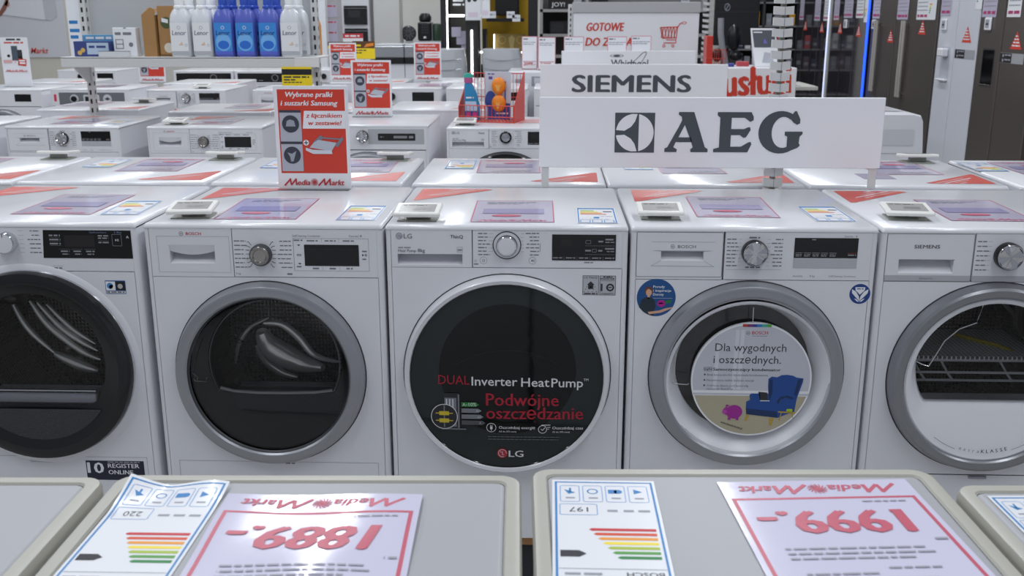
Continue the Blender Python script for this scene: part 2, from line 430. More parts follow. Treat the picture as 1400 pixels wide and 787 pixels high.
def door_ring(root, cx, cz, ro, ri, m, y0=-.004, y1=-.032, lip=None, inner=None):
    b = MB(); w = ro-ri
    b.loft([ringpts(cx, cz, r, y) for r, y in ((ro+.002, .0), (ro+.002, y0), (ro, y0-.006), (ro-.15*w, y1+.004), (ro-.35*w, y1), (ri+.15*w, y1+.001), (ri+.02*w, y1+.005))], m)
    b.loft([ringpts(cx, cz, r, y) for r, y in ((ri+.02*w, y1+.005), (ri, y1+.008), (ri-.004, y1+.012))], lip or m)
    b.loft([ringpts(cx, cz, r, y) for r, y in ((ro+.0045, -.0006), (ro+.002, -.0012))], GAP)
    return b.build('door', root)
def ribbon(root, x0, y0, m=None, flip=False):                     # red triangular ribbon printed across a rear corner of the worktop
    b = MB('top', H+.0006); q = lambda p: (x0+p[0], y0+p[1])
    b.poly([q(p) for p in ((0, 0), (.012, 0), (.212, .178), (.19, .19), (.004, .19))], REDT); b.up()
    for o_, l0, l1, t in ((.020, .30, .93, .004), (.044, .18, .80, .007), (.066, .30, .62, .003), (.090, .42, .75, .006)):
        b.line([q((.2*k+.0, .178*k+o_)) for k in (l0, min(l1, (.19-o_)/.178))], t, WTOP)
    o = b.build('ribbon_sticker', root); return o

def price_sheet_mesh(name, w, h, paper, price=None, title=None, k=1.0, warp=None, n=1, thick=.0006):
    b = MB('top', 0); b.warp = warp; b.rect(0, 0, w, h, paper, n*6, n*8)
    b.w = .0; 
    b.up(2); f = w/.275
    b.frame(.008*f, .052*f, w-.008*f, h-.006*f, .0055*f, REDP, 10*n) if price else b.frame(.0, .0, w, h, .0035*f, PINK)
    logo(b, w/2, .016*f, .225*f, PINK if price is None else REDP)
    if price:
        b.text(price, w*.175, .093*f, .060*f, REDP, .196*f, bold=.06, shear=.22 if price[1] == '8' else 0); b.rect(w*.165, .093*f, w*.225, .100*f, REDP) if price[1] == '9' else None
        for i, (u0, u1) in enumerate(((.2, .85), (.17, .85), (.28, .85), (.2, .45), (.5, .82), (.25, .6))): b.dashes(w*u0, w*u1, .190*f+.012*f*i+(i > 2)*.012*f, .0038*f, GREYP, i)
        b.dashes(w*.06, w*.12, .170*f, .005*f, GREYP, 3); b.dashes(w*.1, w*.32, .066*f, .003*f, GREYP, 5)
    else:
        b.circ(w*.42, .105*f, .05*f, PINK, 24, .018*f)
        b.rect(w*.12, h*.36, w*.88, h*.58, mat('lavender_band', '#9d97bd', .12))
        for i in range(3): b.dashes(w*.15, w*(.8-.12*i), h*.9-.016*f*i, .006*f, GREYP, i)
    o = b.build(name); return o
def logo(b, cu, v, width, m):                                       # the store's slanted lettering with its swirl
    s = width/.215; h = .019*s
    def M(u):
        for p in (((-.003, -.10), (.0205, 1.2)), ((.0185, 1.2), (.021, .0)), ((.021, .0), (.0405, 1.2)), ((.0385, 1.2), (.040, -.02))):
            b.line([(u+a*s, v+c*h) for a, c in p], .0056*s, m); b.w += b.eps*.4
    M(cu-.1055*s); b.text('edia', cu-.061*s, v, h*1.02, m, .045*s, shear=.22, bold=.045)
    for i in range(14):
        a = 2*PI*i/14; c = cu
        b.line([(c+.004*s*math.cos(a), v+h*.55+.004*s*math.sin(a)), (c+.009*s*math.cos(a+.5), v+h*.55+.009*s*math.sin(a+.5)), (c+.0135*s*math.cos(a+.7), v+h*.55+.0135*s*math.sin(a+.7))], .0018*s, m)
    b.circ(cu, v+h*.55, .0035*s, m, 10)
    M(cu+.017*s); b.text('arkt', cu+.062*s, v, h*1.02, m, .045*s, shear=.22, bold=.045)

ECOL = ['#c8202c', '#d9481e', '#ee9a2a', '#f6dd3a', '#a9bf3a', '#4f9b3c', '#16813a']
EM = [mat('energy_colour_%s' % 'abcdefg'[i], c, .4) for i, c in enumerate(ECOL)]
EM2 = [mat('energy_pale_%s' % 'abcd'[i], c, .4) for i, c in enumerate(('#9cc07a', '#e6dc70', '#eab66a', '#d88a70'))]
def energy_label_mesh(name, w, h, num=None, maker=None, warp=None, n=4, small=False):
    b = MB('top', 0); b.warp = warp; b.rect(0, 0, w, h, PAPER, n*3, n*6); b.up(2); f = w/.147
    if small:
        b.frame(.003, .004, w-.003, h-.004, .003, BLUE); b.rect(.003, h-.018, w-.003, h-.004, BLUE)
        for i in range(4): b.rect(.010, h*.55+(3-i)*h*.075, .010+w*(.35+.1*i), h*.55+(3-i)*h*.075+h*.06, EM2[i])
        b.rect(w*.68, h*.72, w*.9, h*.77, DINK)
        b.rect(w*.42, h*.3, w*.56, h*.4, BLUE)
        for i in range(3): b.frame(w*(.08+.29*i), h*.05, w*(.33+.29*i), h*.2, .002, EM2[0] if 0 else BLUE)
        b.dashes(w*.1, w*.8, h*.25, h*.015, GREYP, 1); b.dashes(w*.6, w*.9, h*.42, h*.02, GREYP, 2)
        return b.build(name)
    b.frame(.004*f, .006*f, w-.004*f, h-.004*f, .003*f, BLUE, 12)
    pb = mat('pale_blue_line', '#7fa6d8', .4)
    for i in range(4):
        u = .012*f+i*.032*f; b.rframe(u, .018*f, u+.028*f, .068*f, .004*f, .0012*f, pb)
        if i == 0: b.poly([(u+.008*f, .036*f), (u+.020*f, .028*f), (u+.020*f, .043*f)], BLUE); 
        if i == 1: b.circ(u+.010*f, .036*f, .006*f, BLUE, 12); b.rect(u+.012*f, .03*f, u+.024*f, .042*f, BLUE)
        if i == 2: b.ring(u+.014*f, .036*f, .006*f, .008*f, BLUE, 16)
        if i == 3: b.poly([(u+.006*f, .040*f), (u+.022*f, .030*f), (u+.016*f, .044*f)], BLUE); b.rect(u+.012*f, .026*f, u+.015*f, .038*f, BLUE)
        b.dashes(u+.007*f, u+.020*f, .054*f, .004*f, GREYP, i)
    b.rframe(w-.062*f, .074*f, w-.010*f, .106*f, .003*f, .0012*f, pb)
    if num: b.text(num, w-.036*f, .084*f, .013*f, CHAR, .026*f, al='c')
    for i in range(3): b.dashes(.014*f+i*.022*f, .030*f+i*.022*f, .090*f, .006*f, GREYP, i)
    for i in range(7):
        v = .142*f+.0117*f*i; L = (.084-.0055*i)*f; u = .011*f
        b.poly([(u, v), (u+L, v), (u+L+.004*f, v+.0035*f), (u+L, v+.007*f), (u, v+.007*f)], EM[i])
    b.poly([(w-.010*f, .199*f), (w-.034*f, .199*f), (w-.043*f, .207*f), (w-.034*f, .215*f), (w-.010*f, .215*f)], DINK)
    b.rect(.008*f, .242*f, w-.008*f, .2434*f, GREYP)
    if maker: b.text(maker, .012*f, .250*f, .010*f, CHAR, .045*f, bold=.02)
    b.dashes(w-.06*f, w-.012*f, .252*f, .005*f, GREYP, 7)
    b.rect(.008*f, .266*f, w-.008*f, .285*f, BLUE)
    return b.build(name)

def shelf_tag(loc, rz, label, group):                               # electronic price tag on its little stand
    t = thing('electronic_price_tag', label, 'price tag', loc, rz, group)
    b = MB(); b.box(-.050, -.03, 0, .050, .045, .003, mat('tag_stand', '#a6aaa0', .25), .001)
    b.box(-.030, .0, .002, .030, .012, .018, mat('tag_stand', '#a6aaa0', .25), .001); b.build('stand', t)
    b = MB(); b.M = Matrix.Translation((0, -.045, .013)) @ Matrix.Rotation(.10, 4, 'X')
    b.box(-.058, 0, 0, .058, .098, .011, mat('tag_shell', '#e6e5e0', .35), .003); b.build('housing', t)
    b = MB('top', .0114); b.M = Matrix.Translation((0, -.045, .013)) @ Matrix.Rotation(.10, 4, 'X')
    b.rect(-.045, .014, .045, .082, mat('tag_screen', '#aaa9a6', .2)); b.up()
    b.dashes(-.04, .02, .068, .005, DINK, 1); b.rect(-.01, .03, .03, .050, mat('tag_digits', '#858483', .3)); b.build('screen', t)
    return t
PROTO_TAG = None
# ------------------------------------------------------------------ front row of dryers
def labels(b, x, z0, z1, n, m, wmin=.022, wmax=.036, al='l', ticks=None, h=.0027, words=None):
    r = random.Random(int(x*1e4)+n)
    for i in range(n):
        z = z1-(z1-z0)*i/(n-1); w = r.uniform(wmin, wmax)
        if words: b.text(words[i % len(words)], x, z-h/2, h*.9, m, al=al, res=1)
        else: b.dashes(x if al == 'l' else x-w, x+w if al == 'l' else x, z-h/2, h, m, i)
def front_things(b):
    b.plane = 'front'; b.w = .0004; return b

# --- dryer with red lettered logo and silver rimmed dark door -------------------------------------
MB_ = MB
def dryer_steel_drum(x, y, rz, label, group=None, full=True, base=BASE):
    t = thing('tumble_dryer', label, 'dryer', (x, y, base), rz, group); shell_parts(t)
    dc = (.297, .455, .243)
    if full:
        front_plate(t, .7097, (dc[0], dc[1], .205))
    else:
        b = MB(); b.box(.013, 0, .0, W-.013, .02, .7097, WHITE); b.build('front_panel', t)
    b = MB(); plate(b, .222, .711, W-.013, .8345, WPL); front_things(b)
    b.frame(.374, .728, .562, .811, .0007, LINE); b.rect(.374, .728, .3747, .811, DINK)
    b.text('SelfCleaning Condenser', .373, .8145, .0052, INK, .070); b.text('Serie', .514, .8145, .0052, INK, .022); b.text('8', .542, .8145, .0058, DINK)
    b.rect(.5375, .813, .5381, .8215, INK)
    labels(b, .226, .7365, .803, 7, INK); labels(b, .369, .7365, .803, 7, INK, al='r')
    for s in (-1, 1):
        for i, (dx, z, dz) in enumerate(((.020, .801, -.009), (.023, .7905, -.004), (.025, .780, 0), (.0255, .770, 0), (.025, .759, 0), (.023, .748, .004), (.020, .737, .009))):
            X = .292+s*(dx+.003); b.line([(X, z+dz), (X+s*.006, z), (X+s*.010, z)], .0013, DINK)
    b.text('9 kg', .226, .7175, .005, INK); b.dashes(.355, .368, .7175, .004, INK)
    for i in range(3): b.dashes(.408+.045*i, .436+.045*i, .803, .0035, INK, i); b.dashes(.420+.042*i, .436+.042*i, .7325, .0038, INK, i)
    for i in range(1, 3): b.rect(.402+.043*i, .801, .4026+.043*i, .811, LINE); b.rect(.402+.043*i, .729, .4026+.043*i, .738, LINE)
    b.dashes(.376, .398, .804, .0035, INK, 9); b.poly([(.384, .795), (.392, .795), (.388, .791)], DINK); b.frame(.382, .766, .393, .771, .0015, INK); b.rect(.385, .745, .391, .748, DINK); b.dashes(.380, .394, .737, .0035, INK, 4)
    b.poly([(.545, .772), (.545, .766), (.550, .769)], DINK); b.rect(.552, .766, .5535, .772, DINK); b.rect(.555, .766, .5565, .772, DINK)
    b.dashes(.545, .557, .777, .0035, INK, 5); b.dashes(.545, .557, .757, .0035, INK, 6)
    b.build('control_panel', t)
    b = MB(); front_things(b); b.w = .0008; b.rr(.401, .741, .537, .795, .001, BLACK); b.up(); b.rect(.402, .783, .536, .7835, CHAR); b.build('display', t)
    b = MB(); plate_recess(b, .013, .711, .2205, .8345, .062, .745, .176, .790, .022, WPL, scoop=True)
    b.loft([[(.060+.117*i/10, -.001+k*.006, .792-.016*k-.010*k*math.sin(PI*i/10)) for i in range(11)] for k in (0, .5, 1)], WPL, closed=False)
    front_things(b); b.frame(.032, .722, .214, .814, .0006, LINE)
    b.ring(.095, .8205, .0042, .0054, INK, 20); b.rect(.0925, .8195, .0975, .8215, INK); b.text('BOSCH', .107, .8172, .0072, REDD, .038, bold=.025); b.build('drawer', t)
    dial(t, .293, .769, .0275, 'steel')
    if full:
        d = door_ring(t, *dc[:2], .243, .208, SILV, lip=CHAR)
        b = MB(); disc(b, .298, .448, .206, -.016, GLASS, .006); b.build('door_glass', d)
        b = MB(); cx, cz = .300, .475                            # dark inner door plastic: crescent below the window
        lower = lambda a: .207
        b.loft([ringpts(.298, .448, .2075, -.010), ringpts(.31, .487, flat_r(.172, .083), -.004), ringpts(.31, .487, flat_r(.166, .078), .045)], BLK)
        b.loft([ringpts(.31, .487, flat_r(.169, .080), -.006), ringpts(.31, .487, flat_r(.166, .077), -.007), ringpts(.31, .487, flat_r(.1655, .0765), .002)], mat('dim_seal', '#6a6a6c', .4))
        b.box(.103, .437, 0, .103, .437, 0, BLK)
        b.build('door_liner', d)
        b = MB(); b.tube([(.205-.055*math.cos(a)*.9-.055, -.009, .435+.0+.1*a) for a in (0, .3, .6, .9, 1.2)], .0012, STEEL, 6)
        b.tube([(.098, -.012, .443), (.106, -.012, .437), (.132, -.012, .436), (.133, -.012, .447)], .0012, STEEL, 6)
        b.tube([(.098, -.012, .459), (.111, -.012, .447), (.108, -.012, .441)], .001, STEEL, 6); b.build('latch_loop', d)
        drum(t, .31, .47, .235, .36, 2, 1.2)
        b = MB()
        for pts, r in ((((.285, .13, .595), (.335, .14, .592), (.38, .15, .555), (.42, .14, .505), (.485, .10, .487)), .009), (((.278, .14, .572), (.295, .16, .535), (.335, .17, .505), (.385, .17, .482), (.44, .14, .470)), .028), (((.262, .16, .53), (.282, .18, .49), (.325, .19, .455), (.37, .18, .44)), .010), (((.20, .16, .48), (.215, .16, .54), (.25, .16, .585), (.30, .15, .61)), .006)):  # highlight arcs of the bowl glass, shaped as tubes along the lifter ridges
            P_ = [Vector((p[0]-.29*p[1], p[1], p[2]-.34*p[1])) for p in pts]; sm = []
            for i in range(len(P_)-1):
                a_, b_, c_, d_ = P_[max(i-1, 0)], P_[i], P_[i+1], P_[min(i+2, len(P_)-1)]
                for k in range(5):
                    u = k/5; sm.append(.5*((2*b_)+(c_-a_)*u+(2*a_-5*b_+4*c_-d_)*u*u+(3*b_-a_-3*c_+d_)*u**3))
            sm.append(P_[-1]); bb = MB(); bb.tube(sm, lambda t, r=r: r*(.3+.9*math.sin(PI*min(1, .08+t*.9))), LIFT, 14); bb.build('drum_glint_rib', [c for c in t.children if c.name.startswith('drum')][0])
        b = MB(); b.box(.20, .03, .385, .45, .07, .409, mat('filter_grey', '#6f7073', .4), .004); b.build('lint_filter', t)
        b = MB(); b.tube([(.165, -.004, .417), (.20, -.005, .409), (.26, -.006, .4055), (.33, -.006, .4055), (.41, -.006, .408), (.455, -.005, .414)], .0042, mat('seal_pale', '#b9b8b6', .4), 8); b.build('door_seal', d)
        b = MB(); front_things(b); b.frame(.037, .02, .566, .2105, .0009, LINE); b.dashes(.32, .345, .204, .004, INK, 3); b.build('service_flap', t)
    return t

# --- dryer with black glass door covered in slogans ------------------------------------------------
def dryer_slogans(x, y, rz, label, group=None, full=True, base=BASE):
    t = thing('tumble_dryer', label, 'dryer', (x, y, base), rz, group); shell_parts(t)
    b = MB(); b.box(.013, 0, 0, W-.013, .02, .7388, WHITE); front_things(b); b.build('front_panel', t)
    b = MB(); plate(b, .2155, .740, W-.013, .8345, WPL); front_things(b)
    labels(b, .229, .773, .830-.004, 7, INK, .018, .03); labels(b, .379, .773, .827, 7, INK, .02, .034, 'r')
    for i in range(6):
        z = .826-.009*i; b.line([(.255, z), (.266, z)], .0006, LINE); b.line([(.334, z), (.342, z)], .0006, LINE)
    b.frame(.3815, .781, .3822, .803, .0006, LINE)
    b.ring(.242, .7585, .0085, .0092, INK, 24); b.ring(.363, .7585, .0085, .0092, INK, 24)
    b.ring(.242, .758, .0028, .0036, DINK, 16, PI*.7, PI*2.3); b.rect(.2416, .758, .2424, .7625, DINK)
    b.poly([(.3605, .7555), (.3605, .7615), (.3645, .7585)], DINK); b.rect(.365, .7555, .3658, .7615, DINK); b.rect(.3667, .7555, .3675, .7615, DINK)
    b.ring(.2225, .757, .0025, .0032, INK, 14); b.dashes(.218, .229, .7475, .003, INK); b.dashes(.41, .48, .8345-.0005, .002, GREYP, 2) if 0 else None
    b.dashes(.49, .513, .7535, .0025, INK, 2)
    b.build('control_panel', t)
    b = MB(); front_things(b); b.w = .001; b.rect(.411, .760, .567, .825, BLACK); b.up()
    tw = mat('panel_print', '#8d8f93', .5)
    b.rect(.433, .797, .460, .814, mat('panel_window', '#1b1d1b', .2))
    for i in range(4): b.rect(.440+.032*i, .762, .4405+.032*i, .770, tw)
    for i in range(5): b.dashes(.413+.032*i, .436+.032*i, .765, .0028, tw, i)
    for z in (.804, .782): b.rect(.492, z-.007, .565, z-.0065, tw)
    b.dashes(.541, .563, .811, .004, tw, 1); b.dashes(.541, .563, .805, .0025, tw, 8); b.dashes(.541, .563, .788, .004, tw, 2); b.dashes(.545, .563, .782, .0025, tw, 6)
    b.rframe(.493, .802, .506, .811, .002, .0008, tw); b.rframe(.509, .781, .52, .789, .002, .0008, tw); b.dashes(.492, .506, .783, .004, tw, 4); b.dashes(.524, .534, .783, .004, tw, 5); b.dashes(.524, .536, .806, .004, tw, 3)
    b.build('display', t)
    b = MB(); plate_recess(b, .013, .740, .2135, .8345, .029, .746, .190, .7735, .021, WPL, scoop=True); front_things(b)
    b.circ(.0345, .8185, .0085, GREYP, 24); b.up(); b.ring(.0345, .8185, .0048, .0058, WPL, 20, -.1, 5.2); b.rect(.0338, .815, .0346, .822, WPL); b.up(); b.up()
    b.text('LG', .046, .8125, .0118, INK, .020, bold=.02); b.text('ThinQ', .161, .8135, .0085, DINK, .031, bold=.015)
    b.text('Heat Pump', .031, .7785, .0068, INK, .044, bold=.01); b.text('8kg', .0795, .7785, .0085, INK, .018, bold=.01); b.dashes(.031, .062, .788, .003, GREYP, 2)
    b.frame(.177, .778, .1905, .7915, .0006, INK); b.dashes(.179, .189, .783, .003, INK, 3)
    b.build('drawer', t)
    dial(t, .300, .797, .0258, 'white') if full else dial(t, .300, .797, .030, 'blackpetal')
    if not full:
        d = door_ring(t, .299, .461, .260, .225, BLACK, y1=-.036, lip=CHROME)
        b = MB(); disc(b, .299, .461, .225, -.027, mat('door_glass_smoked', '#242a2b', .05, spec=.4), .006); b.build('door_glass', d); return t
    b = MB(); front_things(b)                                       # two square stickers; the code pattern is left out
    for u0, u1 in ((.4875, .5275), (.5295, .569)):
        b.w = .0004; b.rect(u0, .672, u1, .722, mat('sticker_grey', '#b9bbc0', .4)); b.up(); b.frame(u0, .672, u1, .722, .0012, DINK)
    b.text('LG ThinQ', .491, .7145, .0045, DINK, .032, bold=.02); b.poly([(.498, .698), (.5075, .7075), (.517, .698)], DINK); b.rect(.501, .688, .514, .698, DINK); b.ring(.5075, .692, .002, .003, PAPER, 12)
    for i in range(10): b.rect(.4905+.0033*i, .680+.006*(i % 3), .4905+.0033*i+.002, .682+.006*(i % 3), DINK)
    b.dashes(.491, .524, .6745, .003, DINK)
    b.text('INVERTER', .532, .7115, .0052, DINK, .034, bold=.03); b.dashes(.538, .56, .7175, .0025, DINK, 4); b.rect(.532, .7085, .566, .7092, DINK)
    b.text('1', .533, .6825, .019, DINK, bold=.05); b.ring(.5555, .692, .0058, .0098, DINK, 24); b.dashes(.551, .560, .6908, .0025, DINK); b.text('WARRANTY', .533, .6745, .0036, DINK, .032)
    b.build('feature_stickers', t)
    d = door_ring(t, .299, .461, .260, .2435, mat('door_rim_silver', '#dcdde1', .25, metal=.15), y1=-.036, lip=BLACK)
    b = MB(); gl = mat('door_glass_smoked', '#242a2b', .05, spec=.4); gi = mat('door_glass_black', '#080909', .05, spec=.4)
    disc(b, .299, .461, .2435, -.027, gl, .006); b.build('door_glass', d)
    b = MB(); b.loft([ringpts(.302, .481, r, -.0338+.006*k) for r, k in ((.172, .0), (.12, -.02), (.06, -.03), (.001, -.04))], gi) ; b.v = b.v[:0] or b.v
    b = MB('front'); bow = lambda u, v: .006*(1-((u-.299)**2+(v-.461)**2)/.2435**2)
    b.warp = bow; b.w = .0274
    for k in range(5):
        ra, rb = .172*k/5, .172*(k+1)/5; b.ring(.302, .483, ra, rb, gi, 60)
    b.up(2); ge = mat('drum_edge', '#1d2021', .1, spec=.4); b.ring(.302, .30, .235, .2365, ge, 40, .95, PI-.95); b.build('inner_window', d)
    b = MB('front'); b.warp = bow; b.w = .0286; wt = mat('slogan_white', '#d9dadd', .4); rd = mat('slogan_red', '#a3152c', .4)
    b.text('DUAL', .127, .4445, .0245, rd, .079); b.text('Inverter', .2115, .4425, .0235, wt, .1155, bold=.008); b.text('Heat', .3365, .441, .0235, wt, .071, bold=.008); b.text('Pump', .4125, .440, .0235, wt, .0795, bold=.008); b.text('TM', .493, .4565, .0065, wt)
    b.text('Podwójne', .248, .389, .0335, rd, .183, bold=.022); b.text('oszczędzanie', .248, .353, .0330, rd, .245, bold=.022)
    b.ring(.2605, .3285, .0112, .0125, wt, 28); b.rect(.2575, .324, .2635, .3315, wt); b.rect(.258, .3315, .2592, .336, wt); b.rect(.2618, .3315, .263, .336, wt); b.rect(.2599, .319, .2611, .324, wt)
    b.text('Oszczędzaj energię', .280, .3255, .0075, wt, .092, bold=.02); b.text('Aż do 27% mniej', .280, .316, .0045, wt, .044)
    b.ring(.391, .325, .0098, .0112, wt, 24); b.line([(.387, .326), (.391, .322), (.397, .330)], .0015, wt); b.line([(.388, .337), (.411, .337)], .0018, wt); b.line([(.403, .331), (.411, .331)], .0015, wt); b.line([(.403, .326), (.408, .326)], .0015, wt)
    b.text('Oszczędzaj czas', .416, .3255, .0075, wt, .078, bold=.02); b.text('Aż do 30% mniej', .416, .316, .0045, wt, .044)
    gd = mat('small_print', '#5c6163', .5); b.dashes(.252, .435, .3025, .0022, gd, 1); b.dashes(.252, .432, .2955, .0022, gd, 2)
    b.circ(.2885, .2575, .0135, mat('logo_red_disc', '#a31f2f', .35), 30); b.text('LG', .305, .2475, .0178, wt, .037, bold=.03)
    b.up(); b.ring(.2885, .2575, .0095, .0107, wt, 28, -.05, 5.1); b.rect(.2878, .253, .289, .2625, wt); b.rect(.2878, .253, .2925, .2541, wt); b.circ(.2845, .261, .0013, wt, 10)
    # compressor picture with roundel and the ladder of efficiency arrows
    a1, a2, a3 = mat('compressor_grey', '#767a80', .3), mat('compressor_dark', '#22252a', .3), mat('compressor_yellow', '#c9b32c', .4)
    b.rect(.158, .325, .181, .419, a2); b.rect(.140, .408, .178, .421, a2); b.up(); b.rect(.142, .330, .172, .408, a1); b.rect(.134, .3215, .196, .3245, a1); b.rect(.176, .326, .1795, .418, a1)
    for k in range(3): b.up(1) if k == 0 else None; b.rect(.146+.008*k, .375, .1485+.008*k, .405, wt)
    b.up(); b.circ(.141, .357, .0335, a2, 36); b.up(); b.ring(.141, .357, .0325, .0342, wt, 40)
    for z in (.366, .346): b.rect(.128, z-.0055, .153, z+.0055, a3); b.rect(.119, z-.0012, .163, z+.0012, a3)
    b.rect(.1395, .328, .1425, .388, a1)
    gg = mat('eco_green', '#1f7a33', .4)
    for k, (L, m_) in enumerate(((.222, gg), (.228, a1), (.233, a1), (.238, mat('arrow_dim', '#4a4d52', .4)))):
        z = .391-.0165*k; b.poly([(.185, z-.006), (L, z-.006), (L+.008, z), (L, z+.006), (.185, z+.006)], m_)
    b.up(); b.text('A', .188, .387, .008, wt); b.text('-10%', .197, .387, .0095, wt, .026); 
    for k, s in enumerate(('A++', 'A+', 'A')): b.text(s, .222+.004*k, .3715-.0165*k, .005, wt)
    b.build('door_slogans', d)
    return t

# --- dryer with round armchair advert on the door ---------------------------------------------------
def dryer_advert(x, y, rz, label, group=None, full=True, base=BASE):
    t = thing('tumble_dryer', label, 'dryer', (x, y, base), rz, group); shell_parts(t)
    dc = (.297, .468)
    if full: front_plate(t, .7128, (.291, .470, .203))
    else:
        b = MB(); b.box(.013, 0, .0, W-.013, .02, .7128, WHITE); b.build('front_panel', t)
    b = MB(); plate(b, .2285, .714, W-.013, .8345, WPL); front_things(b)
    labels(b, .233, .750, .816, 8, INK, .02, .03); labels(b, .368, .750, .816, 8, INK, .018, .03, 'r')
    for i in range(8):
        z = .816-.0094*i; b.line([(.262, z), (.268, z)], .0006, LINE); b.line([(.330, z), (.338, z)], .0006, LINE)
    b.dashes(.286, .312, .8185, .0038, INK, 3); b.dashes(.280, .316, .744, .0038, INK, 4); b.rect(.232, .740, .368, .7405, LINE)
    b.text('Serie', .515, .8243-.002, .005, INK, .020, res=1); b.text('4', .5415, .8223, .0055, INK, res=1); b.text('AutoDry', .397, .723, .0045, INK, .024, res=1); b.text('8 kg', .438, .723, .0045, INK, .012, res=1); b.text('SelfCleaning Condenser', .484, .723, .0045, INK, .066, res=1)
    b.build('control_panel', t)
    b = MB(); front_things(b); b.w = .0008; b.rect(.396, .7455, .549, .7705, mat('button_strip', '#b9bbc2', .35)); b.rect(.396, .7705, .549, .8205, BLACK); b.up()
    tw = mat('panel_print', '#8d8f93', .5); r_ = mat('panel_red', '#a03a34', .5)
    for i in range(5): b.rect(.399+.0205*i, .7825, .4165+.0205*i, .7838, tw); b.dashes(.400+.0205*i, .415+.0205*i, .778, .002, tw, i); b.dashes(.400+.0205*i, .414+.0205*i, .7745, .002, tw, i+9)
    b.rect(.525, .7825, .546, .7835, r_); b.dashes(.526, .546, .777, .003, tw, 22); b.dashes(.437, .448, .815, .0025, tw, 4); b.build('display', t)
    b = MB(); plate_recess(b, .013, .7145, .2245, .8345, .074, .7615, .1775, .7845, .022, WPL)
    front_things(b); b.rframe(.0135, .720, .224, .833, .004, .0012, INK)
    b.poly([(.050, .7865), (.204, .7865), (.178, .7845), (.074, .7845)], GREYP); b.line([(.050, .748), (.074, .7615)], .0006, LINE); b.line([(.204, .746), (.178, .7615)], .0006, LINE); b.line([(.050, .748), (.204, .747)], .0008, LINE); b.frame(.05, .808, .205, .8085, .0003, LINE)
    b.ring(.1015, .7965, .0042, .0052, INK, 18); b.rect(.099, .7955, .104, .7975, INK); b.text('BOSCH', .114, .793, .0075, INK, .044, bold=.01); b.build('drawer', t)
    dial(t, .2995, .784, .0315, 'petal')
    if not full: return t
    b = MB(); front_things(b)                                       # round sticker: presenter holding out an arm
    nb, sk, hr, dr = mat('sticker_blue', '#16508c', .35), mat('sticker_skin', '#d9a98b', .5), mat('sticker_hair', '#6b4030', .5), mat('sticker_dress', '#22303c', .5)
    cu, cv = .066, .667; b.circ(cu, cv, .048, nb, 48); b.up()
    b.poly([(.024, .642), (.030, .662), (.040, .668), (.054, .667), (.062, .661), (.066, .644), (.060, .630), (.062, .6193), (.050, .622), (.035, .630)], dr)
    b.poly([(.044, .664), (.050, .664), (.050, .674), (.044, .674)], sk); b.circ(.047, .684, .0105, hr, 20, .0115); b.up(); b.circ(.0475, .680, .0072, sk, 20, .0095); b.up(); b.poly([(.040, .684), (.046, .690), (.055, .684), (.053, .692), (.046, .6945), (.040, .690)], hr)
    b.poly([(.046, .630), (.075, .634), (.090, .640), (.106, .643), (.106, .640), (.092, .634), (.078, .628), (.050, .624)], sk); b.circ(.079, .652, .0105, mat('sticker_magenta', '#b0178c', .4), 20, .009); b.poly([(.089, .651), (.104, .655), (.104, .661), (.090, .660)], mat('eco_green', '#1f7a33', .4))
    b.dashes(.073, .085, .651, .003, PAPER, 3)
    for i, s in enumerate(('Porady', 'i inspiracje', 'Doroty')): b.text(s, .058, .692-.0098*i, .0063, PAPER, (.028, .044, .026)[i], bold=.03)
    b.rect(.058, .6655, .106, .666, PAPER); b.build('advice_sticker', t)
    b = MB(); front_things(b); cu, cv = .5635, .681; db = mat('sticker_navy', '#1d3f86', .35)
    b.circ(cu, cv, .0268, PAPER, 40); b.up(); b.circ(cu, cv, .0255, db, 40); b.up()
    for s in (-1, 1):
        b.poly([(cu, cv-.018), (cu+s*.010, cv-.008), (cu+s*.019, cv+.002), (cu+s*.020, cv+.012), (cu+s*.010, cv+.006), (cu+s*.002, cv-.006)], PAPER)
        b.poly([(cu, cv-.020), (cu+s*.006, cv-.019), (cu+s*.013, cv-.012), (cu+s*.008, cv-.013)], PAPER)
    b.poly([(cu-.012, cv+.017), (cu+.012, cv+.017), (cu+.011, cv+.009), (cu, cv-.002), (cu-.011, cv+.009)], PAPER); b.up(); b.line([(cu-.007, cv+.005), (cu, cv-.006), (cu+.007, cv+.005)], .001, db); b.dashes(cu-.008, cu+.008, cv+.0115, .0025, db, 2)
    b.build('leaf_sticker', t)
    d = door_ring(t, dc[0], dc[1], .241, .206, SILV, lip=mat('inner_lip_grey', '#b9bbc0', .45))
    b = MB(); b.loft([ringpts(.300, .459, .2065, -.020), ringpts(.300, .459, .203, -.024), ringpts(.300, .459, .198, -.020), ringpts(.297, .468, .188, .002), ringpts(.292, .479, .168, .024), ringpts(.292, .479, .166, .05)], WPL); b.build('door_liner', d)
    b = MB(); R = mat('window_dark', '#2f2d2d', .12, coat=.6, noise=.3, nscale=30); disc(b, .292, .479, .167, .026, R, .010); b.build('door_window', d)
    b = MB(); b.tube([(.118, -.018, .458), (.112, -.018, .450), (.130, -.018, .447), (.150, -.018, .446), (.154, -.018, .449)], .0013, CHROME, 6); b.tube([(.150+.0*a-.032*math.cos(a*.5), -.006, .455+.1*a) for a in (0, .3, .6, .9, 1.1)], .001, CHROME, 6); b.tube([(.306, -.004, .645), (.306, -.006, .606)], .001, CHROME, 6); b.build('latch_loop', d)
    # the advert
    b = MB('front'); cu, cv, R = .311, .456, .1505; b.w = .0075
    b.lathe([(R, -.002), (R, .0075)], PAPER, (cu, 0, cv), 'y', 64); b.circ(cu, cv, R, PAPER, 64); b.up()
